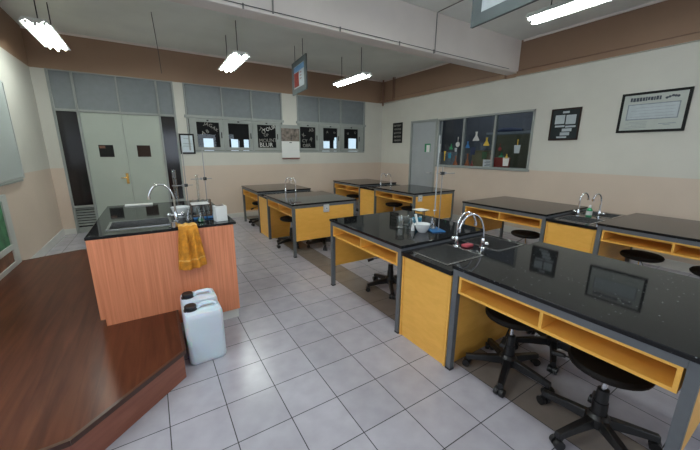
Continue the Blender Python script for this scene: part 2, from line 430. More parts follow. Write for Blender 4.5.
f4 = MB()
for x in (-0.7, 0.62, 1.93, 3.23, 4.46): f4.box(x, F0-0.05, 0.95, x+0.04, F0-0.01, 2.35)
f4.box(-0.7, F0-0.05, 0.95, 4.5, F0-0.01, 0.99).box(-0.7, F0-0.05, 2.31, 4.5, F0-0.01, 2.35)
struct(f4.build('window_4', FRAME))  # unseen window behind the viewer, added to let daylight in
f5 = MB()
for y in (-1.0, 0.10, 1.23, 2.36): f5.box(L0-0.05, y, 1.05, L0-0.01, y+0.04, 2.45)
f5.box(L0-0.05, -1.0, 1.05, L0-0.01, 2.4, 1.09).box(L0-0.05, -1.0, 2.41, L0-0.01, 2.4, 2.45)
struct(f5.build('window_5', FRAME))  # unseen left wall window, added for daylight from that side
# prep room beyond the right wall
struct(MB().box(7.5, 2.2, 0, 7.6, 7.3, ZC).build('wall_prep_room_back', ROOMDK))
struct(MB().box(W+0.15, 7.2, 0, 7.5, 7.3, ZC).build('wall_prep_room_side', ROOMDK))
struct(MB().box(W+0.15, 2.1, 0, 7.5, 2.2, ZC).build('wall_prep_room_end', ROOMDK))

# ---------------- back double door with side lights and louvre
d1 = struct(MB().box(-0.965, D+0.03, 0.0, 0.262, D+0.05, 0.01).build('door_1', FRAME))
fr = MB()
for x in (DX0+0.0175, -0.962, 0.262, 0.532): fr.box(x-0.0175, D-0.012, 0, x+0.0175, D+0.08, DZ)
fr.box(DX0, D-0.012, 2.145, DX1, D+0.08, 2.185)
fr.box(DX0, D-0.010, DZ-0.02, DX1, D+0.08, DZ)
fr.box(DX0, D-0.012, 0.47, -0.962, D+0.08, 0.51)
fr.box(0.262, D-0.012, 0.47, 0.532, D+0.08, 0.51)
for x in (-0.355,): fr.box(x-0.0125, D-0.008, 2.185, x+0.0125, D+0.08, DZ)
fr.box(DX0+0.03, D+0.02, 0.0, -0.975, D+0.06, 0.10)
fr.build('door_frame', FRAME, d1, bevel=0.003)
for x0, x1, nm in ((-0.943, -0.352, 'l'), (-0.348, 0.243, 'r')):
    dl = MB().box(x0, D+0.012, 0.01, x1, D+0.052, 2.143).build('door_leaf', DOORM, d1, bevel=0.003)
    cxp = -0.652 if nm == 'l' else -0.072
    MB().box(cxp-0.108, D+0.004, 1.375, cxp+0.108, D+0.012, 1.590).build('notice_plate', BROWNF if nm == 'r' else BLACKF, dl)
    if nm == 'l':
        MB().box(cxp-0.095, D+0.002, 1.53, cxp-0.01, D+0.004, 1.575).build('notice_print', BROWNP, dl)
        h = MB().box(-0.420, D+0.004, 0.87, -0.378, D+0.012, 1.07)
        h.cyl((-0.399, D+0.012, 0.99), (-0.399, D-0.035, 0.99), 0.012).tube([(-0.399, D-0.035, 0.99), (-0.45, D-0.037, 0.985), (-0.50, D-0.03, 0.985)], [0.011, 0.009, 0.008])
        h.build('door_handle', BRASS, dl)
MB().box(-1.258, D+0.02, 0.51, -0.978, D+0.03, 2.145).build('side_pane', DARKG, d1)
MB().box(0.278, D+0.02, 0.51, 0.518, D+0.03, 2.145).build('side_pane', DARKG, d1)
MB().box(0.278, D+0.02, 0.0, 0.518, D+0.03, 0.47).build('lower_panel', DOORM, d1)
lv = MB()
for k in range(7):
    z = 0.125+k*0.050
    lv.box(-1.258, -0.012, -0.004, -0.978, 0.030, 0.004, M=Matrix.Translation((0, D+0.02, z+0.02)) @ Matrix.Rotation(math.radians(40), 4, 'X'))
lv.box(-1.258, D+0.06, 0.10, -0.978, D+0.065, 0.47)
lo = lv.build('louvre', [FRAME, BLACKF], d1)
for p in lo.data.polygons:
    if p.center.y > D+0.055: p.material_index = 1
for x0, x1 in ((-1.255, -0.98), (-0.945, -0.368), (-0.342, 0.245), (0.28, 0.515)):
    MB().box(x0, D+0.018, 2.185, x1, D+0.026, DZ-0.02).build('transom_panel', BLIND, d1)

# ---------------- back window groups
FREE = 'black paper letters'
def back_window(n, x0, x1, panes, tx):
    w = struct(MB().box(x0, D+0.0, 1.46, x1, D+0.09, 1.50).build('window_%d' % n, FRAME, bevel=0.003))
    f = MB()
    f.box(x0, D-0.02, 1.50, x0+0.03, D+0.09, 2.80).box(x1-0.03, D-0.02, 1.50, x1, D+0.09, 2.80)
    f.box(x0-0.03, D-0.03, 2.145, x1+0.03, D+0.09, 2.20)
    f.box(x0, D-0.01, 2.78, x1, D+0.06, 2.80)
    for x in tx: f.box(x-0.014, D-0.02, 1.50, x+0.014, D+0.06, 2.80)
    f.build('window_frame', FRAME, w, bevel=0.003)
    b = [x0+0.03]+list(tx)+[x1-0.03]
    for i in range(3):
        a, c = b[i], b[i+1]
        MB().box(a+0.010, D+0.02, 2.20, c-0.010, D+0.03, 2.78).build('frosted_panel', BLIND, w)
        (p0, p1) = panes[i][0]
        s = MB().plate('y', (a+0.016, c-0.016), (1.505, 2.14), D-0.012, D+0.03, [(p0, 1.57, p1, 2.075)]).build('casement_sash', FRAME, w, bevel=0.004)
        MB().box(p0, D+0.012, 1.57, p1, D+0.016, 2.075).build('glass_pane', PANE, s)
        pp = MB()
        for (u0, v0, u1, v1) in panes[i][1]:
            pp.box(p0+(p1-p0)*u0, D+0.007, 1.57+0.505*v0, p0+(p1-p0)*u1, D+0.010, 1.57+0.505*v1)
        if panes[i][1]: pp.build('black_paper', BPAPER, s)
        MB().box((p0+p1)/2-0.02, D-0.02, 2.095, (p0+p1)/2+0.02, D-0.012, 2.12).box(p1+0.025, D-0.022, 1.76, p1+0.045, D-0.012, 1.88).build('latch', BLACKP, s)
        for (tt, u, v, size, rot, mt) in panes[i][2]:
            M = Matrix.Translation((p0+(p1-p0)*u, D+0.006, 1.57+0.505*v)) @ Matrix.Rotation(math.radians(90), 4, 'X')
            text_mesh(tt, size, mt, s, M, 'paper_letters', rot=rot)
    return w
back_window(1, 0.72, 2.75, [
    ((0.895, 1.335), [(0, 0.52, 1, 1), (0.80, 0, 1, 0.52)], [('JAG', 0.52, 0.90, 0.10, -0.35, CHALKD), ('A', 0.76, 0.78, 0.10, -0.7, CHALKD), ('K', 0.88, 0.70, 0.09, -0.5, CHALKD), ('A B', 0.36, 0.60, 0.10, 0.35, CHALKD)]),
    ((1.515, 1.955), [(0.24, 0.34, 1, 1), (0, 0.56, 0.24, 1), (0.52, 0, 0.72, 0.34), (0.0, 0.0, 0.10, 0.34)], []),
    ((2.145, 2.575), [(0, 0, 1, 1)], [('TO', 0.26, 0.74, 0.125, -0.7, CHALKD), ('YOUR', 0.66, 0.84, 0.115, 0.35, CHALK), ('UP', 0.47, 0.55, 0.09, 0.1, CHALKD), ('MOUNT', 0.56, 0.32, 0.115, 0.05, CHALKD), ('BLUR', 0.45, 0.12, 0.135, 0, CHALK)]),
], (1.425, 2.045))
back_window(2, 3.12, 5.10, [
    ((3.185, 3.60), [(0, 0, 1, 1)], [('AB', 0.74, 0.86, 0.11, 0.15, CHALKD), ('K', 0.25, 0.62, 0.12, 0.6, CHALKD), ('CY', 0.30, 0.34, 0.11, 0, CHALKD), ('R', 0.72, 0.42, 0.12, -0.5, CHALKD), ('OBR', 0.42, 0.12, 0.11, 0.05, CHALKD)]),
    ((3.82, 4.235), [(0, 0.40, 0.80, 1), (0.47, 0, 0.74, 0.40), (0.80, 0.55, 1, 1)], [('A', 0.30, 0.80, 0.08, 0.2, CHALKD), ('O', 0.80, 0.78, 0.07, 0, CHALKD)]),
    ((4.44, 4.88), [(0, 0.52, 1, 1), (0, 0, 0.28, 0.52), (0.88, 0, 1, 0.52)], [('O', 0.28, 0.76, 0.07, 0, CHALKD), ('C', 0.80, 0.82, 0.07, 0, CHALKD)]),
], (3.71, 4.335))
# things beyond the back windows: dark far wall with pale house and posts in daylight
t = thing('far_building', 'dark building with pale openings seen through the back windows', 'building', (2.8, 10.6, 0))
MB().plate('y', (-5.5, 5.6), (0, 3.9), 0, 0.15, [(x0-2.8, 1.1, x1-2.8, z1) for x0, x1, z1 in ((1.44, 1.74, 1.86), (2.22, 2.48, 1.86), (2.59, 2.82, 1.87), (5.44, 5.83, 1.86), (5.92, 6.13, 2.02), (6.58, 7.08, 2.07))]).build('wall', EXTW, t)
MB().box(3.88, 0.3, 0, 3.94, 0.36, 2.2).build('post', BEAM, t)
MB().box(-1.50, 0.3, 0, -1.36, 0.4, 2.2).build('post', BROWNP, t)
struct(MB().box(-2.5, D+0.16, -0.08, 8.5, 11.5, -0.02).build('floor_outside', BEAM), 'pale concrete ground outside the back windows')

# ---------------- right wall: grey door and three pane window
d2 = struct(MB().box(W+0.02, RD[0]+0.05, 0.005, W+0.06, RD[2]-0.05, RD[3]-0.05).build('door_2', GDOOR, bevel=0.003))
MB().box(W-0.012, RD[0]-0.0, 0, W+0.09, RD[0]+0.05, RD[3]).box(W-0.012, RD[2]-0.05, 0, W+0.09, RD[2], RD[3]).box(W-0.012, RD[0]+0.05, RD[3]-0.05, W+0.09, RD[2]-0.05, RD[3]).build('door_frame', FRAME, d2, bevel=0.003)
nt = MB().box(W+0.012, 5.50, 1.49, W+0.018, 5.68, 1.685).build('notice_sheet', GREEN, d2)
MB().box(W+0.010, 5.515, 1.49, W+0.012, 5.62, 1.655).build('notice_paper', PAPER, nt)
MB().cyl((W+0.02, 5.42, 1.0), (W-0.03, 5.42, 1.0), 0.012).tube([(W-0.03, 5.42, 1.0), (W-0.032, 5.53, 1.0)], 0.009).build('door_handle', ALU, d2)
w3 = struct(MB().box(W-0.02, RW[0]-0.02, RW[1]-0.03, W+0.15, RW[2]+0.02, RW[1]+0.005).build('window_3', FRAME, bevel=0.003))
f = MB().box(W-0.015, RW[0], RW[3]-0.035, W+0.06, RW[2], RW[3]).box(W-0.015, RW[0], RW[1], W+0.06, RW[2], RW[1]+0.02)
for y in (RW[0]+0.018, 3.84, 4.56, RW[2]-0.018): f.box(W-0.015, y-0.018, RW[1], W+0.06, y+0.018, RW[3])
f.build('window_frame', FRAME, w3, bevel=0.003)
for a, b in ((3.136, 3.822), (3.858, 4.542), (4.578, 5.245)):
    MB().box(W+0.015, a, RW[1]+0.02, W+0.021, b, RW[3]-0.035).build('glass_pane', PANEDK, w3)
# ledge inside the prep room
ledge = struct(MB().box(W+0.15, 3.05, 1.12, W+0.55, 5.6, 1.19).build('trim_3', FRAME))
struct(MB().box(W+0.7, 3.2, 1.0, W+0.72, 4.35, 1.85).build('trim_4', OLIVE))
area_light('prep_room_daylight', (6.7, 4.6, 3.3), (1.2, 2.6), 26, (0.85, 0.92, 1.0), (0, 0, 0))  # fill light added overhead to brighten what stands in the prep room
XL = W+0.36; ZL = 1.19
def obj1(mb, name, material, label, cat, group=None, **kw):
    return tag(mb.build(name, material, **kw), label, cat, group)
def crate(x, y, z, sx, sy, sz, material, label, lid=None):
    t = thing('storage_box', label, 'box', (x, y, z))
    MB().box(-sx/2, -sy/2, 0, sx/2, sy/2, sz-0.02).build('box_body', material, t, bevel=0.004)
    MB().box(-sx/2-0.005, -sy/2-0.005, sz-0.02, sx/2+0.005, sy/2+0.005, sz).build('box_lid', lid or material, t, bevel=0.003)
    return t
crate(XL, 1.055*(3.72-0.05), ZL, 0.18, 0.28, 0.20, RED, 'red plastic storage box behind the right window pane')
crate(XL, 1.055*(4.12), ZL, 0.20, 0.30, 0.34, OCHRE, 'tall ochre cardboard box behind the middle window pane')
crate(XL, 1.055*(5.00), ZL, 0.20, 0.42, 0.30, GREYINK, 'wide grey box behind the leftmost window pane')
def flask(name, x, y, z, h, r, material, label, cat='flask', cap=None, group=None):
    t = thing(name, label, cat, (x, y, z), 0, group)
    MB().lathe([(r*0.9, 0), (r, 0.02*h/0.2), (r*0.95, 0.12*h), (r*0.28, 0.58*h), (r*0.24, 0.88*h), (r*0.32, 0.90*h), (r*0.30, 0.92*h)]).build('flask_body', material, t)
    MB().lathe([(r*0.26, 0.92*h), (r*0.34, 0.93*h), (r*0.30, h)]).build('stopper', cap or material, t)
    return t
XF = W+0.205
flask('lab_flask', XF, 1.035*4.72, ZL, 0.22, 0.052, ORG, 'orange flask behind the lower right of the leftmost window pane')
flask('lab_flask', XF, 1.035*4.41, ZL, 0.27, 0.052, ORG, 'orange flask behind the lower left of the middle window pane')
flask('lab_flask', XF, 1.035*4.29, ZL, 0.12, 0.045, RED, 'small red jar behind the foot of the middle window pane')
flask('lab_flask', XF, 1.035*3.86, ZL, 0.34, 0.05, RED, 'tall red flask behind the left edge of the right window pane')
flask('lab_flask', XL-0.02, 1.055*3.66, ZL+0.20, 0.10, 0.06, GREEN, 'small green flask on top of the red box', cap=GREEN)
# paper flask shapes stuck inside the glass
def sticker(y, z, s, material, label, kind='conical'):
    pts = {'conical': [(-.5, 0), (.5, 0), (.5, .12), (.14, .6), (.14, .9), (.2, .9), (.2, 1), (-.2, 1), (-.2, .9), (-.14, .9), (-.14, .6), (-.5, .12)],
           'round': [(.5*math.cos(a)*(1), .42+.42*math.sin(a)) for a in [(-1.5+i*0.5)*1.0 for i in range(7)]] + [(.1, 1.6), (-.1, 1.6)] + [(-.5*math.cos(a), .42+.42*math.sin(a)) for a in [1.5-i*0.5 for i in range(7)]],
           'bar': [(-.14, 0), (.14, 0), (.14, 1.2), (.3, 1.6), (-.3, 1.6), (-.14, 1.2)],
           'cup': [(-.4, 0), (.4, 0), (.5, 1), (-.5, 1)]}[kind]
    M = Matrix.Translation((W+0.0125, y, z)) @ Matrix(((0, 0, 1, 0), (1, 0, 0, 0), (0, 1, 0, 0), (0, 0, 0, 1)))
    return obj1(MB().prism([(a*s, b*s*1.2) for a, b in pts], 0, 0.0015, M), 'paper_cutout', material, label, 'sticker')
sticker(4.25, 1.72, 0.15, CHALK, 'white conical flask cutout high on the middle window pane')
sticker(4.00, 1.62, 0.13, YELLOW, 'yellow conical flask cutout on the middle window pane')
sticker(4.44, 1.58, 0.11, BLUE, 'blue flask cutout on the left part of the middle window pane')
sticker(4.30, 1.44, 0.13, NAVY, 'purple navy cutout at the centre of the middle window pane', 'cup')
sticker(4.02, 1.36, 0.12, DKGREEN, 'dark green round cutout low on the middle window pane', 'cup')
sticker(4.70, 1.60, 0.11, CHALK, 'white round flask cutout at the right of the leftmost pane', 'round')
sticker(5.20, 1.48, 0.10, CHALK, 'white tube cutout at the left edge of the leftmost pane', 'bar')
sticker(4.74, 1.50, 0.07, PAPERB, 'pale blue square cutout on the leftmost window pane', 'cup')
sticker(4.87, 1.55, 0.10, GREEN, 'green flask cutout on the leftmost window pane')
sticker(5.04, 1.30, 0.11, YELLOW, 'mustard yellow spatula cutout low on the leftmost pane', 'bar')
sticker(4.90, 1.36, 0.09, TEAL, 'teal cutout low on the leftmost window pane', 'cup')
sticker(3.55, 1.24, 0.13, GAUZE, 'cream beaker cutout low on the rightmost window pane', 'cup')
sticker(3.545, 1.38, 0.07, YELLOW, 'yellow flask cutout above the cream beaker cutout', 'conical')
sticker(3.36, 1.48, 0.12, PAPERB, 'pale wash bottle cutout at the right of the rightmost pane', 'cup')
sticker(3.36, 1.625, 0.05, YELLOW, 'yellow nozzle cutout above the pale bottle cutout', 'bar')
sticker(3.70, 1.52, 0.07, REDD, 'dark red cutout on the rightmost window pane', 'round')
tg = thing('notice_card', 'small white notice card at the foot of the middle window pane', 'card', (W-0.004, 3.93, 1.20))
MB().box(-0.006, -0.09, 0, 0, 0.09, 0.15).build('card', PAPERB, tg)
mk = MB()
for k in range(4): mk.box(-0.0075, -0.07, 0.025+k*0.03, -0.006, 0.05-0.02*(k % 2), 0.037+k*0.03)
mk.build('print', INK, tg)
obj1(MB().tube([(7.15, 4.75, 1.985), (7.13, 4.6, 2.0), (7.15, 4.4, 2.0), (7.14, 4.12, 1.98)], [0.03, 0.05, 0.048, 0.03]), 'cloth_roll', NAVY, 'dark blue cloth roll lying on the grey cupboard behind the right pane', 'cloth')
cb = thing('cupboard', 'tall grey cupboard standing in the dark room behind the window', 'cupboard', (7.2, 4.0, 0))
MB().box(-0.25, -0.9, 0, 0.25, 0.9, 1.95).build('body', GREYINK, cb)
MB().box(-0.27, -0.88, 0.05, -0.25, -0.01, 1.9).build('door', GREYF, cb); MB().box(-0.27, 0.01, 0.05, -0.25, 0.88, 1.9).build('door', GREYF, cb)

# ================================================================ STAGE
st = thing('stage_platform', 'low dark red laminate stage platform beside the left wall', 'stage', (0, 0, 0))
SP = [(-1.468, 1.69), (-0.55, 1.66), (-0.46, 1.665), (0.05, 2.135), (0.05, 5.32), (-0.88, 5.29), (-1.468, 5.07)]
MB().prism(SP, 0.18, 0.205).build('deck', STAGE, st)
SI = [(-1.46, 1.70), (-0.55, 1.672), (-0.467, 1.677), (0.038, 2.14), (0.038, 5.308), (-0.88, 5.278), (-1.46, 5.06)]
MB().prism(SI, 0.0, 0.18).build('fascia', FASCIA, st)
ed = MB()
for a, b in ((1, 2), (2, 3), (3, 4), (4, 5), (5, 6), (0, 1)):
    p, q = Vector((*SP[a], 0)), Vector((*SP[b], 0)); dd = (q-p).normalized(); nn = Vector((dd.y, -dd.x, 0))
    M = Matrix(((dd.x, nn.x, 0, p.x), (dd.y, nn.y, 0, p.y), (0, 0, 1, 0), (0, 0, 0, 1)))
    ed.box(0, -0.016, 0.1785, (q-p).length, 0.004, 0.2075, M)
ed.build('edge_strip', NOSING, st)

# ================================================================ LAB BENCHES
def lab_bench(x, y, L, label, outlet=False, Wd=1.05):
    t = thing('lab_bench', label, 'lab bench', (x, y, 0), 0, 'lab benches in rows')
    MB().box(-0.01, -0.005, 0.752, Wd+0.01, L+0.005, 0.776).build('worktop', GRANITE, t, bevel=0.003)
    q = 0.04
    r = MB()
    r.box(0, q, 0.712, q, L-q, 0.752).box(Wd-q, q, 0.712, Wd, L-q, 0.752)
    r.box(q, 0, 0.712, Wd-q, q, 0.752).box(q, L-q, 0.712, Wd-q, L, 0.752)
    r.build('top_rail', STEELP, t)
    for lx, ly in ((0, 0), (Wd-q, 0), (0, L-q), (Wd-q, L-q)):
        lg = MB().box(lx, ly, 0.012, lx+q, ly+q, 0.752).build('leg', STEELP, t, bevel=0.002)
        MB().box(lx-0.001, ly-0.001, 0, lx+q+0.001, ly+q+0.001, 0.014).build('foot_cap', BLACKP, lg)
    th = 0.016
    for side in (0, 1):
        x0, x1 = (0.006, 0.40) if side == 0 else (Wd-0.40, Wd-0.006)
        b = MB()
        b.box(x0, q+0.008, 0.592, x1, L-q-0.008, 0.592+th)
        b.box(x0, q+0.008, 0.712-th, x1, L-q-0.008, 0.711)
        for yy in (q+0.008, L/2-th/2, L-q-0.008-th): b.box(x0, yy, 0.592+th, x1, yy+th, 0.712-th)
        bx = x1-th if side == 0 else x0
        b.box(bx, q+0.008, 0.592, bx+th, L-q-0.008, 0.711)
        b.build('book_shelf', ORANGE, t)
    for yy in (0.010, L-0.010-0.018):
        p = MB().box(q+0.002, yy, 0.235, Wd-q-0.002, yy+0.018, 0.711).build('end_panel', ORANGE, t, bevel=0.001)
    if outlet:
        o = MB().box(outlet-0.045, -0.014, 0.625, outlet+0.045, 0.010, 0.735).build('power_outlet', SKIRT, t, bevel=0.003)
        MB().box(outlet-0.025, -0.019, 0.655, outlet+0.025, -0.014, 0.705).build('socket', PAPER, o, bevel=0.002)
        MB().cyl((outlet, -0.020, 0.68), (outlet, -0.0185, 0.68), 0.012).build('socket_hole', GREYINK, o)
    return t

def gooseneck(parent, base, dirv, h, reach, z0, name='faucet', lever=True):
    bx, by = base; d = Vector((dirv[0], dirv[1], 0)).normalized()
    r = reach/2
    kz = 1.75
    P = [Vector((bx, by, z0+0.01)), Vector((bx, by, z0+h-r*kz))]
    for k in range(1, 15):
        a = PI*k/14*0.90
        P.append(Vector((bx, by, z0+h-r*kz)) + d*(r-r*math.cos(a))*1.08 + Vector((0, 0, r*kz*math.sin(a))))
    f = MB().tube(P, 0.0085, 10)
    f.lathe([(0.026, 0), (0.026, 0.008), (0.017, 0.012), (0.016, 0.07), (0.011, 0.085)], (bx, by, z0), 16)
    tip = P[-1]; f.cyl(tip+Vector((0, 0, 0.008)), tip-Vector((0, 0, 0.022)), 0.0125)
    o = f.build(name, CHROME, parent)
    if lever:
        s = Vector((-d.y, d.x, 0))
        g = MB().cyl(Vector((bx, by, z0+0.05)), Vector((bx, by, z0+0.05))+s*0.045, 0.010)
        g.ball(Vector((bx, by, z0+0.05))+s*0.055, 0.019, 12, (1, 1, 1.1))
        g.build('tap_handle', CHROME, o)
    return o

def basin(parent, x0, y0, x1, y1, z, depth=0.17):
    t = 0.004
    b = MB()
    b.plate('z', (x0-0.014, x1+0.014), (y0-0.014, y1+0.014), z, z+0.004, [(x0+0.004, y0+0.004, x1-0.004, y1-0.004)])
    b.box(x0, y0, z-depth, x1, y1, z-depth+t)
    b.box(x0, y0, z-depth+t, x0+t, y1, z+0.001).box(x1-t, y0, z-depth+t, x1, y1, z+0.001)
    b.box(x0+t, y0, z-depth+t, x1-t, y0+t, z+0.001).box(x0+t, y1-t, z-depth+t, x1-t, y1, z+0.001)
    o = b.build('basin', STAIN, parent)
    MB().lathe([(0.032, 0), (0.032, 0.004), (0.022, 0.004), (0.018, 0.001)], ((x0+x1)/2, (y0+y1)/2, z-depth+t), 16).build('drain', DKSTEEL, o)
    return o

def sink_cabinet(x, y, L, label, Wd=1.05, reach=(0.11, 0.11)):
    t = thing('sink_cabinet', label, 'sink', (x, y, 0), 0, 'sink cabinets between the lab benches')
    b = MB()
    b.box(0.012, 0.006, 0.0, Wd-0.012, 0.024, 0.695).box(0.012, L-0.024, 0.0, Wd-0.012, L-0.006, 0.695)
    b.box(0.022, 0.024, 0.0, 0.040, L-0.024, 0.09).box(Wd-0.040, 0.024, 0.0, Wd-0.022, L-0.024, 0.09)
    b.box(0.05, 0.024, 0.09, Wd-0.05, L-0.024, 0.105)
    b.build('cabinet_body', ORANGE, t)
    for xx in (0.014, Wd-0.030):
        MB().box(xx, 0.028, 0.095, xx+0.016, L-0.028, 0.690).build('cabinet_door', ORANGE, t, bevel=0.002)
    z = 0.732
    y0, y1 = 0.10, L-0.07
    h1 = (0.07, y0, 0.45, y1); h2 = (0.66, y0, 0.99, y1)
    MB().plate('z', (-0.004, Wd+0.004), (0.002, L-0.002), 0.700, z, [h1, h2]).build('countertop', GRANITE, t, bevel=0.002)
    basin(t, *h1, z); basin(t, *h2, z)
    gooseneck(t, (0.485, L-0.13), (1, -0.45), 0.285, reach[0], z)
    gooseneck(t, (0.625, 0.22), (-1, 0.45), 0.285, reach[1], z)
    return t

lab_bench(1.612, 0.148, 1.13, 'nearest black topped bench with open shelves, nearest the viewer at right edge')
sink_cabinet(1.60, 1.28, 0.50, 'orange sink cabinet between the two nearest benches, red sponge on it', reach=(0.15, 0.20))
lab_bench(1.60, 1.78, 1.17, 'black topped bench carrying the white bowl and burette stand')
lab_bench(1.60, 4.04, 1.17, 'black topped bench in middle row with grey outlet on its orange end panel', outlet=0.525)
sink_cabinet(1.60, 5.21, 0.50, 'orange sink cabinet in the left back row, pale edge and twin taps')
lab_bench(1.60, 5.71, 1.17, 'bench at the far end of the left row near the calendar wall')
lab_bench(3.90, 4.06, 1.20, 'black topped bench in front of the grey door, outlet on orange end', outlet=0.14)
sink_cabinet(3.90, 5.26, 0.54, 'orange sink cabinet in the far right row near the back corner')
lab_bench(3.90, 5.80, 1.20, 'bench farthest in the back right corner of the lab')
lab_bench(3.93, 1.85, 1.20, 'black topped bench along the right wall below the three pane window', Wd=1.08)
sink_cabinet(3.93, 1.33, 0.52, 'orange sink cabinet near the right wall with green bottle beside its taps', Wd=1.08)
lab_bench(3.93, 0.15, 1.18, 'black topped bench near the right wall below the large framed chart', Wd=1.08)

# ================================================================ STOOLS
def make_stool(label):
    t = thing('lab_stool', label, 'stool', (0, 0, 0), 0, 'black swivel stools around the benches')
    MB().lathe([(0.055, 0.405), (0.075, 0.410), (0.155, 0.415), (0.174, 0.428), (0.178, 0.444), (0.168, 0.458), (0.13, 0.464), (0.001, 0.466)], seg=28).build('seat', SEATM, t)
    MB().cyl((0, 0, 0.26), (0, 0, 0.406), 0.0135).build('gas_lift', CHROME, t)
    MB().lathe([(0.036, 0.12), (0.034, 0.215), (0.030, 0.217), (0.027, 0.29), (0.020, 0.292)], seg=16).build('column_sleeve', BLACKP, t)
    lv_ = MB().tube([(-0.02, 0.01, 0.390), (-0.09, 0.045, 0.378), (-0.185, 0.090, 0.362)], 0.005).build('height_lever', BLACKP, t)
    MB().tube([(-0.18, 0.088, 0.363), (-0.235, 0.114, 0.347)], [0.013, 0.017]).build('lever_grip', BLACKP, lv_)
    b = MB().lathe([(0.045, 0.065), (0.056, 0.075), (0.056, 0.125), (0.040, 0.145)], seg=16)
    b.build('base_hub', BLACKP, t)
    for k in range(5):
        a = 2*PI*k/5+0.25
        M = Matrix.Rotation(a, 4, 'Z')
        arm = MB()
        secs = [(0.03, 0.026, 0.075, 0.130), (0.15, 0.023, 0.070, 0.112), (0.272, 0.020, 0.058, 0.090)]
        vs = []
        for (rr, hw, za, zb) in secs:
            vs.append([arm.bm.verts.new(M @ Vector(q)) for q in ((rr, -hw, za), (rr, hw, za), (rr, hw*0.7, zb), (rr, -hw*0.7, zb))])
        for i in range(2):
            for j in range(4): arm.bm.faces.new((vs[i][j], vs[i][(j+1) % 4], vs[i+1][(j+1) % 4], vs[i+1][j]))
        arm.bm.faces.new(vs[0][::-1]); arm.bm.faces.new(vs[2])
        ao = arm.build('base_arm', BLACKP, t, bevel=0.003)
        c = M @ Vector((0.262, 0, 0.027)); s = M @ Vector((0, 1, 0)); s = (M.to_3x3() @ Vector((0.35, 1, 0))).normalized()
        MB().cyl(c+s*0.006, c+s*0.028, 0.0265, seg=16).cyl(c-s*0.028, c-s*0.006, 0.0265, seg=16).cyl(c-s*0.006, c+s*0.006, 0.012).cyl(c+Vector((0, 0, 0.01)), c+Vector((0, 0, 0.050)), 0.009).build('caster', BLACKP, ao)
    return t
stools = [
    (1.88, 0.475, 5.13, 'black stool at right under the nearest bench, closest to the viewer'),
    (1.94, 1.02, 0.78, 'black stool under nearest bench beside the orange sink cabinet, lever at left'),
    (2.44, 0.96, 0.83, 'black stool on the far side of the nearest bench, between two front ones'),
    (2.12, 2.52, 0.1, 'black stool under the bench that carries the white bowl'),
    (2.58, 2.12, 0.8, 'black stool half hidden behind the leg of the white bowl bench'),
    (1.82, 4.68, 1.9, 'black stool tucked in the front side of the outlet bench, left row'),
    (2.24, 4.36, 0.3, 'black stool behind the orange end panel of the left row outlet bench'),
    (1.86, 6.45, 0.9, 'black stool at the far end of the left row near the back wall'),
    (2.30, 6.04, 0.4, 'dark stool behind the sink cabinet of the left back row'),
    (4.15, 4.90, 3.3, 'black stool under the bench before the grey door, next to its sink'),
    (4.12, 4.38, 0.4, 'black stool under the near end of the bench before the grey door'),
    (4.10, 6.36, 1.3, 'black stool under the farthest bench in the back right corner'),
    (4.12, 2.16, 0.5, 'black stool under the bench beneath the three pane window'),
    (4.28, 1.02, 0.9, 'black stool under the bench below the large chart, beside its sink'),
    (4.20, 0.47, 0.2, 'black stool at the right edge under the bench below the large chart'),
]
first = None
for x, y, a, lb in stools:
    if first is None:
        first = make_stool(lb); first.location = (x, y, 0); first.rotation_euler = (0, 0, a)
    else: dup(first, (x, y, 0), a, lb)

# ================================================================ TEACHER'S DESK
td = thing('demonstration_desk', 'peach wood demonstration desk with black top standing half on the stage', 'desk', (0, 0, 0))
X0, X1, Y0, Y1 = -0.450, 0.545, 2.768, 4.20
dp = MB()
for ya, yb in ((Y0, Y0+0.02), (Y1-0.02, Y1)): dp.prism([(X0, 0.262), (X0+0.03, 0.262), (X0+0.03, 0.206), (0.054, 0.206), (0.054, 0.085), (X1, 0.085), (X1, 0.878), (X0, 0.878)], -yb, -ya, Matrix(((1, 0, 0, 0), (0, 0, -1, 0), (0, 1, 0, 0), (0, 0, 0, 1))))
dp.box(X0, Y0+0.02, 0.262, X0+0.02, Y1-0.02, 0.878).box(X1-0.02, Y0+0.02, 0.085, X1, Y1-0.02, 0.878).box(X0+0.03, Y0+0.02, 0.206, 0.048, Y1-0.02, 0.224)
dp.build('desk_body', PEACH, td)
MB().box(0.056, Y0+0.012, 0.0, X1-0.012, Y1-0.012, 0.085).build('tile_plinth', BASEB, td)
MB().plate('z', (-0.455, 0.572), (2.768, 4.28), 0.878, 0.900, [(-0.335, 2.95, 0.085, 3.26)]).build('countertop', GRANITE, td, bevel=0.004)
obj1(MB().box(-0.13, -0.05, 0, 0.13, 0.05, 0.012), 'white_tray', PAPER, 'thin white tray lying at the back of the demonstration desk', 'tray', bevel=0.003, loc=(-0.16, 4.18, 0.901))  # whitish streak at the desk's back edge, modelled as a flat slab
basin(td, -0.335, 2.95, 0.085, 3.26, 0.900)
gf = gooseneck(td, (0.136, 3.05), (-1, 0.05), 0.325, 0.17, 0.900, lever=False)
hg = MB()
for s_ in (-1, 1): hg.cyl((0.136, 3.05, 0.955), (0.136+0.045*s_, 3.05-0.01*s_, 0.958), 0.009).ball((0.136+0.052*s_, 3.05-0.01*s_, 0.959), 0.017)
hg.build('tap_handle', CHROME, gf)
# drain stopper cup by the tap
obj1(MB().lathe([(0.02, 0), (0.024, 0.003), (0.024, 0.045), (0.020, 0.048), (0.019, 0.01)]), 'steel_cup', STAIN, 'tiny steel cup at the front edge of the demonstration desk beside the towel', 'cup', loc=(0.105, 2.80, 0.901))

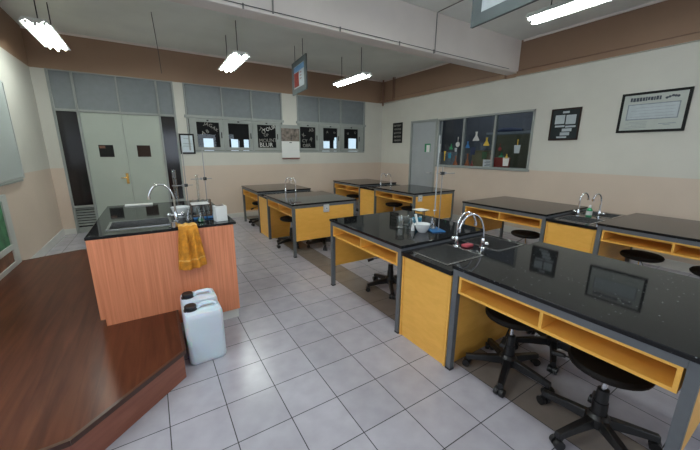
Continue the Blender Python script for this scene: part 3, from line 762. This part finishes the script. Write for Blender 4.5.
# towel hanging over the front edge
def towel():
    b = MB(); nx, ny = 22, 30; x0, x1 = 0.125, 0.262
    g = []
    for j in range(ny+1):
        s = j/ny; row = []
        for i in range(nx+1):
            u = i/nx
            wav = 0.016*math.sin(u*15+0.8)+0.008*math.sin(u*34)
            sp_ = 1+0.75*max(0, s-0.18)
            x = 0.194+(u-0.5)*(x1-x0)*sp_ + 0.012*(s)*math.sin(u*5) + 0.012*s
            if s < 0.18:
                y = 2.85-(s/0.18)*0.10; z = 0.908+0.004*math.sin(u*17)+0.003
            else:
                k = (s-0.18)/0.82
                y = 2.749-0.012+wav*min(1, k*3)*0.9-0.012*math.sin(min(1, k*6)*PI/2); z = 0.905-0.34*k - 0.012*math.sin(u*3.3+0.5)*k
            row.append(b.bm.verts.new((x, y, z)))
        g.append(row)
    for j in range(ny):
        for i in range(nx):
            f = b.bm.faces.new((g[j][i], g[j][i+1], g[j+1][i+1], g[j+1][i])); f.material_index = 1 if (0.78 < j/ny < 0.83 or j < 5) else 0
    o = b.build('hand_towel', [TOWEL, TOWELB], subsurf=1)
    s_ = o.modifiers.new('thickness', 'SOLIDIFY'); s_.thickness = 0.007; s_.offset = 0
    return tag(o, 'mustard yellow towel hanging over the front edge of the demonstration desk', 'towel')
towel()

# ---------------- jerrycans
def jerrycan(x, y, rz, label):
    t = thing('jerrycan', label, 'jerrycan', (x, y, 0), rz, 'white jerrycans on the floor')
    w, d, h, r = 0.125, 0.105, 0.40, 0.035
    b = MB(); prof = [(0.90, 0.0), (0.97, 0.010), (1.0, 0.03), (1.0, 0.345), (0.985, 0.37), (0.94, 0.385), (0.86, 0.39)]
    rings = []
    for s, z in prof:
        ring = []
        for (cx_, cy_, a0) in ((w-r, d-r, 0), (-w+r, d-r, 90), (-w+r, -d+r, 180), (w-r, -d+r, 270)):
            for k in range(5):
                a = math.radians(a0+k*22.5)
                ring.append(b.bm.verts.new(((cx_+r*math.cos(a))*s, (cy_+r*math.sin(a))*s, z)))
        rings.append(ring)
    n = len(rings[0])
    for i in range(len(rings)-1):
        for k in range(n): b.bm.faces.new((rings[i][k], rings[i][(k+1) % n], rings[i+1][(k+1) % n], rings[i+1][k]))
    b.bm.faces.new(rings[0][::-1]); b.bm.faces.new(rings[-1])
    b.build('can_body', JUG, t)
    MB().tube([(-0.035, 0.0, 0.380), (-0.028, 0, 0.402), (-0.005, 0, 0.416), (0.070, 0, 0.416), (0.090, 0, 0.406), (0.097, 0, 0.380)], 0.014, 10).build('handle', JUG, t)
    c = MB().lathe([(0.045, 0.385), (0.045, 0.394), (0.039, 0.395), (0.039, 0.420), (0.035, 0.424)], (-0.076, 0.0, 0), 20)
    c.build('screw_cap', BLACKP, t)
    return t
jerrycan(0.197, 2.335, 0.02, 'front white plastic jerrycan with black cap, nearest the stage corner')
jerrycan(0.200, 2.565, 0.03, 'rear white plastic jerrycan squeezed against the peach desk')

# ================================================================ GLASSWARE AND STANDS
def retort(name, x, y, z, rz, h, label, base_mat, base=(-0.05, -0.085, 0.05, 0.085), arm_len=0.14, arm_z=None):
    t = thing(name, label, 'retort stand', (x, y, z), rz)
    MB().box(base[0], base[1], 0, base[2], base[3], 0.010).build('base_plate', base_mat, t, bevel=0.003)
    MB().cyl((0, 0, 0.010), (0, 0, h), 0.0042).build('rod', RODM, t)
    az = arm_z or h*0.6
    c = MB().box(-0.014, -0.014, az-0.014, 0.014, 0.014, az+0.014).cyl((0, 0.014, az), (0, 0.035, az), 0.008).build('boss_clamp', BLACKP, t)
    MB().tube([(-0.06, 0, az), (arm_len, 0, az)], 0.004).cyl((0.03, 0, az-0.01), (0.03, 0, az+0.012), 0.008).build('clamp_arm', RODM, t)
    return t
# on the lab bench: blue based stand with long burette
rs = retort('retort_stand', 2.215, 1.965, 0.776, -0.35, 0.60, 'retort stand with blue base and clamped burette on the bench', BLUE, base=(-0.085, -0.055, 0.045, 0.125), arm_z=0.535, arm_len=0.12)
bt = thing('burette', 'long clear burette held by the retort stand with blue base', 'burette', (2.168, 1.982, 0.93))
MB().lathe([(0.003, 0), (0.004, 0.05), (0.0065, 0.06), (0.0065, 0.70), (0.008, 0.71)], seg=12).build('glass_tube', BURET, bt)
MB().cyl((-0.015, 0, 0.045), (0.018, 0, 0.045), 0.006).build('stopcock', WHITEP, bt)
# mortar with pestle
mo = thing('mortar', 'white porcelain mortar bowl on the bench beside the blue base', 'bowl', (2.06, 2.02, 0.776))
MB().lathe([(0.036, 0), (0.040, 0.006), (0.052, 0.02), (0.066, 0.05), (0.072, 0.078), (0.068, 0.078), (0.060, 0.052), (0.044, 0.028), (0.001, 0.020)], seg=28).build('bowl', PORC, mo)
MB().cyl((-0.064, 0.02, 0.07), (-0.085, 0.03, 0.075), 0.012, 0.008).build('spout', PORC, mo)
pe = tag(MB().tube([(0, 0, 0), (-0.02, 0.015, 0.06), (-0.035, 0.025, 0.13)], [0.015, 0.010, 0.012]).build('pestle', PORC, loc=(2.035, 2.03, 0.812)), 'white porcelain pestle standing in the mortar bowl', 'pestle')
def glassware(name, prof, loc, label, cat, mt=None, liquid=None, seg=20):
    t = thing(name, label, cat, loc)
    MB().lathe(prof, seg=seg).build('glass_wall', mt or GLASSW, t)
    if liquid: MB().lathe(liquid, seg=seg).build('liquid', LIQ, t)
    else: MB().lathe([(prof[-1][0], prof[-1][1]-0.003), (prof[-1][0]+0.003, prof[-1][1]), (prof[-1][0], prof[-1][1]+0.002)], seg=seg).build('rim', mt or GLASSW, t)
    return t
beaker = [(0.038, 0), (0.042, 0.004), (0.042, 0.105), (0.046, 0.112), (0.044, 0.112), (0.040, 0.104), (0.040, 0.006)]
conical = [(0.038, 0), (0.041, 0.006), (0.034, 0.035), (0.015, 0.085), (0.013, 0.115), (0.017, 0.12), (0.011, 0.115), (0.012, 0.086), (0.031, 0.034), (0.037, 0.008)]
def sc(p, k, kz=None): return [(r*k, z*(kz or k)) for r, z in p]
glassware('glass_beaker', beaker, (1.99, 2.245, 0.776), 'clear glass beaker at the left of the glassware on the bench', 'beaker')
glassware('glass_beaker', sc(beaker, 0.9), (2.06, 2.16, 0.776), 'clear glass beaker just left of the mortar bowl', 'beaker')
glassware('glass_beaker', sc(beaker, 0.8), (2.12, 2.30, 0.776), 'small clear beaker behind the two others on the bench', 'beaker')
glassware('conical_flask', conical, (2.205, 2.04, 0.7865), 'clear conical flask beside the blue stand base on the bench', 'flask')
tag(MB().cyl((0, 0, 0), (0, 0, 0.055), 0.016, 0.014).cyl((0, 0, 0.055), (0, 0, 0.075), 0.006).build('spirit_lamp', WHITEP, loc=(2.02, 2.10, 0.776)), 'short white dropper bottle standing between beakers', 'bottle')
def tripod(x, y, z, h, label, rz=0.0, s=0.07):
    t = thing('tripod_stand', label, 'tripod', (x, y, z), rz)
    for k in range(3):
        a = 2*PI*k/3+0.4
        MB().tube([(s*1.1*math.cos(a), s*1.1*math.sin(a), 0.004), (s*0.85*math.cos(a), s*0.85*math.sin(a), h)], 0.004).build('leg', DKSTEEL, t)
    MB().tube([(s*0.85*math.cos(2*PI*k/20), s*0.85*math.sin(2*PI*k/20), h) for k in range(20)], 0.004, 8, closed=True).build('ring', DKSTEEL, t)
    return t
tripod(2.245, 2.235, 0.776, 0.150, 'small dark tripod with white gauze behind the mortar bowl')
tag(MB().box(-0.062, -0.062, 0, 0.062, 0.062, 0.004).build('gauze_mat', GAUZE, loc=(2.245, 2.235, 0.931)), 'white gauze mat lying on the tripod behind the mortar', 'mat')
bn = MB()
bn.lathe([(0.034, 0), (0.036, 0.01), (0.014, 0.02), (0.012, 0.085), (0.016, 0.09)], seg=16)
tag(bn.build('gas_burner', WHITEP, loc=(2.245, 2.235, 0.776)), 'white burner under the small tripod on the bench', 'burner')
cl = MB()
for k in range(16):
    a = k*2.4; cl.ball((0.030*math.cos(a)*(k/16)**0.5*1.2, 0.026*math.sin(a)*(k/16)**0.5*1.2, 0.018+0.0048*k), 0.018, 8, (1.2, 1, 0.9))
tag(cl.build('crumpled_cloth', TEAL, loc=(2.15, 2.10, 0.845)), 'crumpled teal cloth heaped just behind the mortar bowl on the bench', 'cloth').location = (2.13, 2.165, 0.780)
# sponge on sink
sg = MB().box(-0.045, -0.03, 0, 0.045, 0.03, 0.022)
tag(sg.build('sponge', PINK, bevel=0.008, loc=(2.155, 1.59, 0.7325)), 'red sponge lying between the taps of the nearest sink', 'sponge')
# bottle at right sink
bo = thing('soap_bottle', 'small green and white soap bottle beside the right wall sink taps', 'bottle', (4.49, 1.63, 0.7335))
MB().lathe([(0.030, 0), (0.032, 0.01), (0.032, 0.085), (0.014, 0.105), (0.012, 0.112)]).build('bottle_body', GREEN, bo)
MB().lathe([(0.0325, 0.02), (0.0325, 0.07)]).build('bottle_label', CHALK, bo)
MB().lathe([(0.014, 0.112), (0.014, 0.135), (0.008, 0.14)]).build('bottle_cap', WHITEP, bo)

# ---------------- on the desk
t = thing('tissue_box', 'white cardboard box at the right end of the demonstration desk', 'box', (0.468, 2.885, 0.901), 0.12)
MB().box(-0.048, -0.042, 0, 0.048, 0.042, 0.132).build('carton', PAPER, t, bevel=0.002)
MB().box(-0.030, -0.020, 0.132, 0.030, 0.020, 0.135).build('opening', WOODR, t)
tripod(0.318, 2.93, 0.901, 0.150, 'dark wire tripod with white gauze beside the white box on the desk', 0.3, 0.066)
tag(MB().box(-0.068, -0.062, 0, 0.068, 0.062, 0.006).build('gauze_mat', GAUZE, loc=(0.318, 2.93, 1.056)), 'white gauze mat on the dark tripod beside the towel', 'mat')
tag(MB().box(-0.09, -0.065, 0, 0.09, 0.065, 0.014).build('blue_tray', BLUE, bevel=0.004, loc=(0.36, 3.09, 0.901)), 'dark blue tray under the glassware behind the desk tripod', 'tray')
glassware('spirit_burner', sc(conical, 0.8, 0.75), (0.318, 2.93, 0.901), 'green spirit burner under the desk tripod', 'burner', liquid=[(0.028, 0.004), (0.030, 0.01), (0.024, 0.03)])
tr = thing('test_tube_rack', 'dark test tube rack with glass tubes on the demonstration desk', 'rack', (0.345, 3.10, 0.915))
MB().box(-0.085, -0.025, 0, 0.085, 0.025, 0.012).box(-0.085, -0.025, 0.10, 0.085, 0.025, 0.112).box(-0.085, -0.025, 0.012, -0.077, 0.025, 0.15).box(0.077, -0.025, 0.012, 0.085, 0.025, 0.15).build('rack_frame', WOODR, tr)
tubep = [(0.004, 0), (0.008, 0.006), (0.008, 0.14), (0.0095, 0.143), (0.007, 0.14), (0.007, 0.008)]
for k in range(4):
    tag(MB().lathe(tubep, seg=10).build('test_tube', GLASSW, loc=(0.285+k*0.04, 3.10, 0.928)), 'clear test tube standing in the rack on the desk', 'test tube', 'test tubes in the desk rack')
retort('retort_stand', 0.42, 3.245, 0.901, 3.14, 0.62, 'tall retort stand at the right rear of the demonstration desk', DKSTEEL, arm_z=0.34, arm_len=0.12)
retort('retort_stand', 0.27, 3.42, 0.901, 3.14, 0.64, 'tall retort stand left of the test tube rack on the desk', DKSTEEL, arm_z=0.27, arm_len=0.12)
glassware('measuring_cylinder', [(0.030, 0), (0.030, 0.006), (0.016, 0.01), (0.016, 0.42), (0.019, 0.425), (0.014, 0.42), (0.014, 0.012)], (0.175, 3.37, 0.901), 'tall clear measuring cylinder behind the desk tap', 'measuring cylinder')
glassware('measuring_cylinder', [(0.026, 0), (0.026, 0.006), (0.012, 0.01), (0.012, 0.36), (0.015, 0.365), (0.010, 0.36), (0.010, 0.012)], (0.375, 3.46, 0.901), 'shorter clear cylinder beside the left retort stand', 'measuring cylinder')
bw = thing('mixing_bowl', 'white enamel bowl on the demonstration desk behind the tap', 'bowl', (0.185, 3.20, 0.901))
MB().lathe([(0.035, 0), (0.038, 0.006), (0.062, 0.04), (0.078, 0.095), (0.074, 0.095), (0.058, 0.042), (0.034, 0.012), (0.001, 0.010)], seg=28).build('bowl', PORC, bw)
MB().lathe([(0.074, 0.094), (0.081, 0.096), (0.081, 0.099), (0.074, 0.099)], seg=28, closed=True).build('rim', PORC, bw)
glassware('conical_flask', sc(conical, 0.85), (0.235, 3.045, 0.901), 'clear conical flask beside the white enamel bowl on the desk', 'flask')
glassware('glass_beaker', sc(beaker, 0.8), (0.505, 3.03, 0.901), 'clear beaker behind the white box on the desk', 'beaker')
tag(MB().tube([(0, 0, 0), (0.03, 0.0, 0.12)], 0.0035).build('stirring_rod', CHROME, loc=(0.49, 3.03, 0.908)), 'thin metal rod leaning in the beaker behind the white box', 'rod')

# ================================================================ THINGS ON THE WALLS
t = thing('wall_calendar', 'wall calendar with photo above blank white sheet between the back windows', 'calendar', (2.92, D-0.035, 1.32))
MB().box(-0.225, -0.006, 0.0, 0.225, 0.0, 0.41).build('white_sheet', PAPER, t)
MB().box(-0.225, -0.007, 0.405, 0.225, 0.0, 0.70).build('photo', CALP, t)
MB().box(-0.225, -0.008, -0.004, 0.225, 0.0, 0.018).build('bottom_strip', REDD, t)
MB().box(-0.03, -0.008, 0.365, 0.03, -0.006, 0.385).build('hanger_mark', INK, t)
MB().box(-0.225, -0.009, 0.70, 0.225, 0.0, 0.78).build('header', FRAME, t)
t = thing('picture_frame', 'small black frame with pale certificate beside the dark door panel', 'picture', (0.690, D-0.022, 1.43))
MB().plate('y', (-0.138, 0.138), (0, 0.40), 0, 0.022, [(-0.108, 0.032, 0.108, 0.368)]).build('frame', BLACKF, t, bevel=0.002)
MB().box(-0.118, 0.008, 0.02, 0.118, 0.016, 0.38).build('certificate', mat('pale_certificate', (0.56, 0.63, 0.68), 0.5, noise=0.06), t)
for k, (hw, zz) in enumerate(((0.06, 0.30), (0.075, 0.20), (0.075, 0.15))): MB().box(-hw, 0.006, zz, hw, 0.008, zz+0.008).build('print_line', GREYINK, t)

t = thing('letter_board', 'narrow black board with five rows of white letters near the grey door', 'sign', (W-0.015, 6.69, 1.72))
MB().box(0, -0.19, 0, 0.015, 0.19, 0.52).build('board', BLACKF, t, bevel=0.002)
rnd = random.Random(3)
for r_ in range(5):
    lt = MB(); z = 0.045+r_*0.095; y = -0.14
    while y < 0.12:
        wl_ = rnd.uniform(0.022, 0.042)
        lt.box(-0.002, y, z, 0, y+0.010, z+0.055)
        lt.box(-0.002, y+0.010, z+rnd.choice((0, 0.022)), 0, y+wl_-0.008, z+0.010+rnd.choice((0.0, 0.022)) if False else z+0.034)
        lt.box(-0.002, y+wl_-0.008, z+0.01, 0, y+wl_, z+0.047)
        y += wl_+0.014
    lt.build('letter_row', CHALKD, t)

t = thing('organisation_board', 'dark brown board with white cards and labels on the right wall', 'board', (W-0.02, 2.615, 1.69))
MB().plate('x', (-0.215, 0.215), (0, 0.49), 0.0, 0.02, [(-0.195, 0.02, 0.195, 0.47)]).build('frame', BROWNF, t, bevel=0.002)
MB().box(0.008, -0.195, 0.02, 0.018, 0.195, 0.47).build('board', mat('slate_panel', (0.022, 0.028, 0.03), 0.6, noise=0.1, spec=0.2), t)
for (a, b, c, d) in ((-0.045, 0.415, 0.05, 0.445), (-0.145, 0.255, -0.005, 0.39), (0.015, 0.245, 0.155, 0.385), (-0.135, 0.205, 0.005, 0.232), (0.02, 0.195, 0.165, 0.222), (-0.025, 0.135, 0.115, 0.18), (-0.045, 0.075, 0.09, 0.122), (-0.09, 0.036, 0.055, 0.060)):
    MB().box(0.004, -b if False else -c, b, 0.008, -a, d).build('paper_card', PAPERB, t)

t = thing('framed_chart', 'large landscape chart in black frame high on the right wall', 'chart', (W-0.025, 1.575, 1.77))
MB().plate('x', (-0.345, 0.345), (0, 0.515), 0.0, 0.025, [(-0.315, 0.03, 0.315, 0.485)]).build('frame', BLACKF, t, bevel=0.002)
MB().box(0.010, -0.315, 0.03, 0.020, 0.315, 0.485).build('chart_sheet', mat('chart_paper', (0.42, 0.45, 0.42), 0.5, noise=0.05), t)
MB().box(0.008, -0.255, 0.17, 0.010, 0.255, 0.36).build('table_print', PAPERB, t)
ck = MB(); ck.plate('x', (-0.262, 0.262), (0.163, 0.367), 0.006, 0.009, [(-0.25, 0.175, 0.25, 0.355)])
for k in range(4): ck.box(0.0065, -0.22, 0.20+k*0.038, 0.008, 0.22-0.05*(k % 2), 0.203+k*0.038)
ck.box(0.006, -0.255, 0.098, 0.009, -0.09, 0.106).box(0.006, -0.20, 0.082, 0.009, -0.13, 0.088)
ck.build('table_outline', GREYINK, t)
# ornate title lettering, illegible in the photo
tt = MB(); rnd = random.Random(9); y = 0.245
while y > -0.07:
    w_ = rnd.uniform(0.014, 0.03)
    tt.box(0.006, y-w_, 0.400+rnd.uniform(0, .008), 0.009, y, 0.452-rnd.uniform(0, .008))
    y -= w_+0.006
tt.build('title_lettering', INK, t)
tt = MB()
for (a, b) in ((-0.12, 0.405), (-0.145, 0.415), (-0.175, 0.425), (-0.20, 0.42), (-0.225, 0.415)): tt.ball((0.009, a, b+0.012), 0.016, 8, (0.15, 1, 0.9))
tt.build('title_flourish', INK, t)
tt = MB()
for k in range(5): tt.box(0.007, 0.03, 0.060+k*0.018, 0.0095, 0.25-0.03*(k % 3), 0.064+k*0.018)
tt.build('caption_lines', GREYINK, t)

# whiteboard and display board on the left wall
t = thing('whiteboard', 'pale whiteboard with aluminium edge high on the left wall', 'whiteboard', (L0, 4.68, 1.13))
MB().box(0.002, -1.2, 0.012, 0.022, 1.2, 1.188).build('writing_surface', WBOARD, t)
MB().plate('x', (-1.215, 1.215), (0, 1.2), 0.001, 0.027, [(-1.19, 0.02, 1.19, 1.18)]).build('frame', ALU, t, bevel=0.002)
MB().box(0.0, -1.1, -0.030, 0.035, 1.1, -0.001).build('pen_tray', FRAME, t, bevel=0.003)
t = thing('display_board', 'white framed picture board standing on stage at the left wall', 'board', (L0+0.01, 4.45, 0.207))
MB().plate('x', (-0.55, 0.59), (0, 0.80), 0.0, 0.035, [(-0.49, 0.05, 0.44, 0.19), (-0.49, 0.25, 0.44, 0.74)]).build('frame', mat('white_board_frame', (0.50, 0.52, 0.50), 0.4, noise=0.04), t, bevel=0.003)
MB().box(0.008, -0.50, 0.24, 0.02, 0.50, 0.75).build('green_picture', GREENP, t)
MB().box(0.008, -0.50, 0.04, 0.02, 0.50, 0.20).build('brown_picture', BROWNP, t)

# ---------------- ceiling lamps
def make_lamp(label):
    t = thing('ceiling_lamp', label, 'ceiling lamp', (0, 0, 0), 0, 'hanging fluorescent lamps')
    L = 0.54
    pr = [(-0.14, 0.0), (-0.115, -0.0), (-0.075, 0.03), (-0.035, 0.0), (0.035, 0.0), (0.075, 0.03), (0.115, 0.0), (0.14, 0.0), (0.10, 0.052), (-0.10, 0.052)]
    M = Matrix(((1, 0, 0, 0), (0, 0, -1, 0), (0, 1, 0, 0), (0, 0, 0, 1)))
    MB().prism(pr, -L, L, M).build('reflector_housing', FIXT, t)
    for x in (-0.078, 0.0, 0.078):
        z = 0.002 if x else -0.020
        tu = MB().cyl((x, -L+0.01, z), (x, L-0.01, z), 0.014, seg=12).build('fluorescent_tube', TUBE, t)
        for ya, yb in ((-L-0.004, -L+0.010), (L-0.010, L+0.004)): MB().box(x-0.012, ya, z-0.014, x+0.012, yb, z+0.02).build('lamp_holder', FIXT, tu)
    for yy in (-0.36, 0.36):
        MB().cyl((0, yy, 0.052), (0, yy, ZC-2.87-0.001), 0.006).build('hanging_rod', DKSTEEL, t)
    return t
ZL_ = 2.87
lamps = [(-0.90, 5.70, 'leftmost fluorescent lamp hanging in the upper left corner'), (1.32, 5.68, 'middle fluorescent lamp left of the hanging sign'),
         (3.58, 5.68, 'far fluorescent lamp right of the hanging sign'), (3.66, 1.62, 'fluorescent lamp at the top right, in front of the beam'),
         (1.33, 1.58, 'fluorescent lamp above the lab bench aisle'), (-0.92, 1.58, 'fluorescent lamp above the stage')]
fl = None
for x, y, lb in lamps:
    if fl is None: fl = make_lamp(lb); fl.location = (x, y, ZL_)
    else: dup(fl, (x, y, ZL_), 0, lb)

# ---------------- hanging signs (turned about eleven degrees)
def hanging_sign(x, y, zb, rz, w, h, label, rod, red=True):
    # local x = thickness, local y = width
    t = thing('hanging_sign', label, 'sign', (x, y, zb), rz, 'framed signs hanging from the ceiling')
    MB().plate('x', (-w/2, w/2), (0, h), -0.014, 0.014, [(-w/2+0.10, 0.09, w/2-0.10, h-0.09)]).build('frame', GREYF, t, bevel=0.003)
    MB().box(-0.006, -w/2+0.095, 0.085, 0.006, w/2-0.095, h-0.085).build('poster', PAPERB, t)
    MB().box(-0.008, -w/2+0.11, h-0.19, -0.006, w/2-0.11, h-0.10).build('blue_header', BLUEP, t)
    if red: MB().box(-0.008, 0.0, 0.115, -0.006, w/2-0.12, h-0.20).build('red_photo', REDD, t)
    for k in range(3 if red else 0): MB().box(-0.008, -0.14, 0.22+k*0.05, -0.006, -0.05, 0.235+k*0.05).build('red_mark', REDD, t)
    for yy in (-w*0.28, w*0.28):
        MB().cyl((0, yy, h), (0, yy, rod), 0.005).build('hanging_rod', DKSTEEL, t)
    return t
hanging_sign(2.48, 5.70, 2.545, -0.09, 0.80, 0.56, 'grey framed sign with red picture hanging between two far lamps', ZC-2.545-0.001)
hanging_sign(2.47, 1.62, 2.545, -0.09, 0.80, 0.56, 'grey framed sign cut off by the top edge before the beam', ZC-2.545-0.001, red=False)

# ---------------- conduits, wires
obj1(MB().tube([(3.60, 3.49, 2.86), (3.60, 3.488, 3.36), (3.60, 3.46, 3.37), (3.60, F0+0.05, 3.37)], 0.006), 'wiring_conduit', CRACK, 'thin conduit climbing the beam left of the cut off sign', 'conduit')
obj1(MB().tube([(1.25, 3.49, 2.87), (1.25, 3.488, 3.37)], 0.009), 'wiring_conduit', CRACK, 'thin conduit climbing the beam above the middle lamp', 'conduit')
cc = MB().tube([(L0+0.05, 3.492, 2.888), (W-0.3, 3.492, 2.888)], 0.004)
obj1(cc, 'wiring_conduit', CABLE, 'long dark cable running along the lower edge of the beam', 'cable')
for k, x in enumerate((0.95, 2.05, 2.95, 3.58)):
    tag(MB().box(-0.008, -0.004, -0.02, 0.008, 0.004, 0.03).build('cable_clip', CRACK, loc=(x, 3.493, 2.872)), 'small clip holding the cable on the beam edge', 'clip', 'cable clips on the beam')
obj1(MB().tube([(W-0.012, F0+0.05, 2.888), (W-0.012, 3.49, 2.888)], 0.011), 'wiring_conduit', CONDUIT, 'thin brown pipe on the ledge above the large framed chart', 'pipe')  # unidentified dark line above the trim, drawn as a thin tube
obj1(MB().tube([(W-0.012, 3.73, 2.888), (W-0.012, D-0.62, 2.888)], 0.011), 'wiring_conduit', CONDUIT, 'thin brown pipe on the ledge above the grey door', 'pipe')  # the same unidentified line, continued beyond the beam
obj1(MB().tube([(0.26, 5.66, ZC), (0.29, 5.70, 2.9), (0.30, 5.70, 2.6)], 0.004), 'dangling_wire', CABLE, 'thin dark wire dangling from the ceiling above the double door', 'wire')
t = thing('drain_pipes', 'brown pipes with ring bracket in the back right ceiling corner', 'pipe', (0, 0, 0))
MB().tube([(W-0.07, D-0.10, ZC), (W-0.07, D-0.10, 2.72)], 0.022).build('pipe', CONDUIT, t)
MB().tube([(W-0.05, D-0.50, ZC), (W-0.05, D-0.50, 2.83)], 0.022).tube([(W-0.05, D-0.56, ZC), (W-0.05, D-0.56, 2.86)], 0.012).build('pipe', CONDUIT, t)
MB().tube([(W-0.15+0.11*math.cos(a), D-0.38+0.30*math.sin(a), 2.80+0.01*math.cos(a)) for a in [k*2*PI/24 for k in range(24)]], 0.012, closed=True).build('ring_bracket', CONDUIT, t)
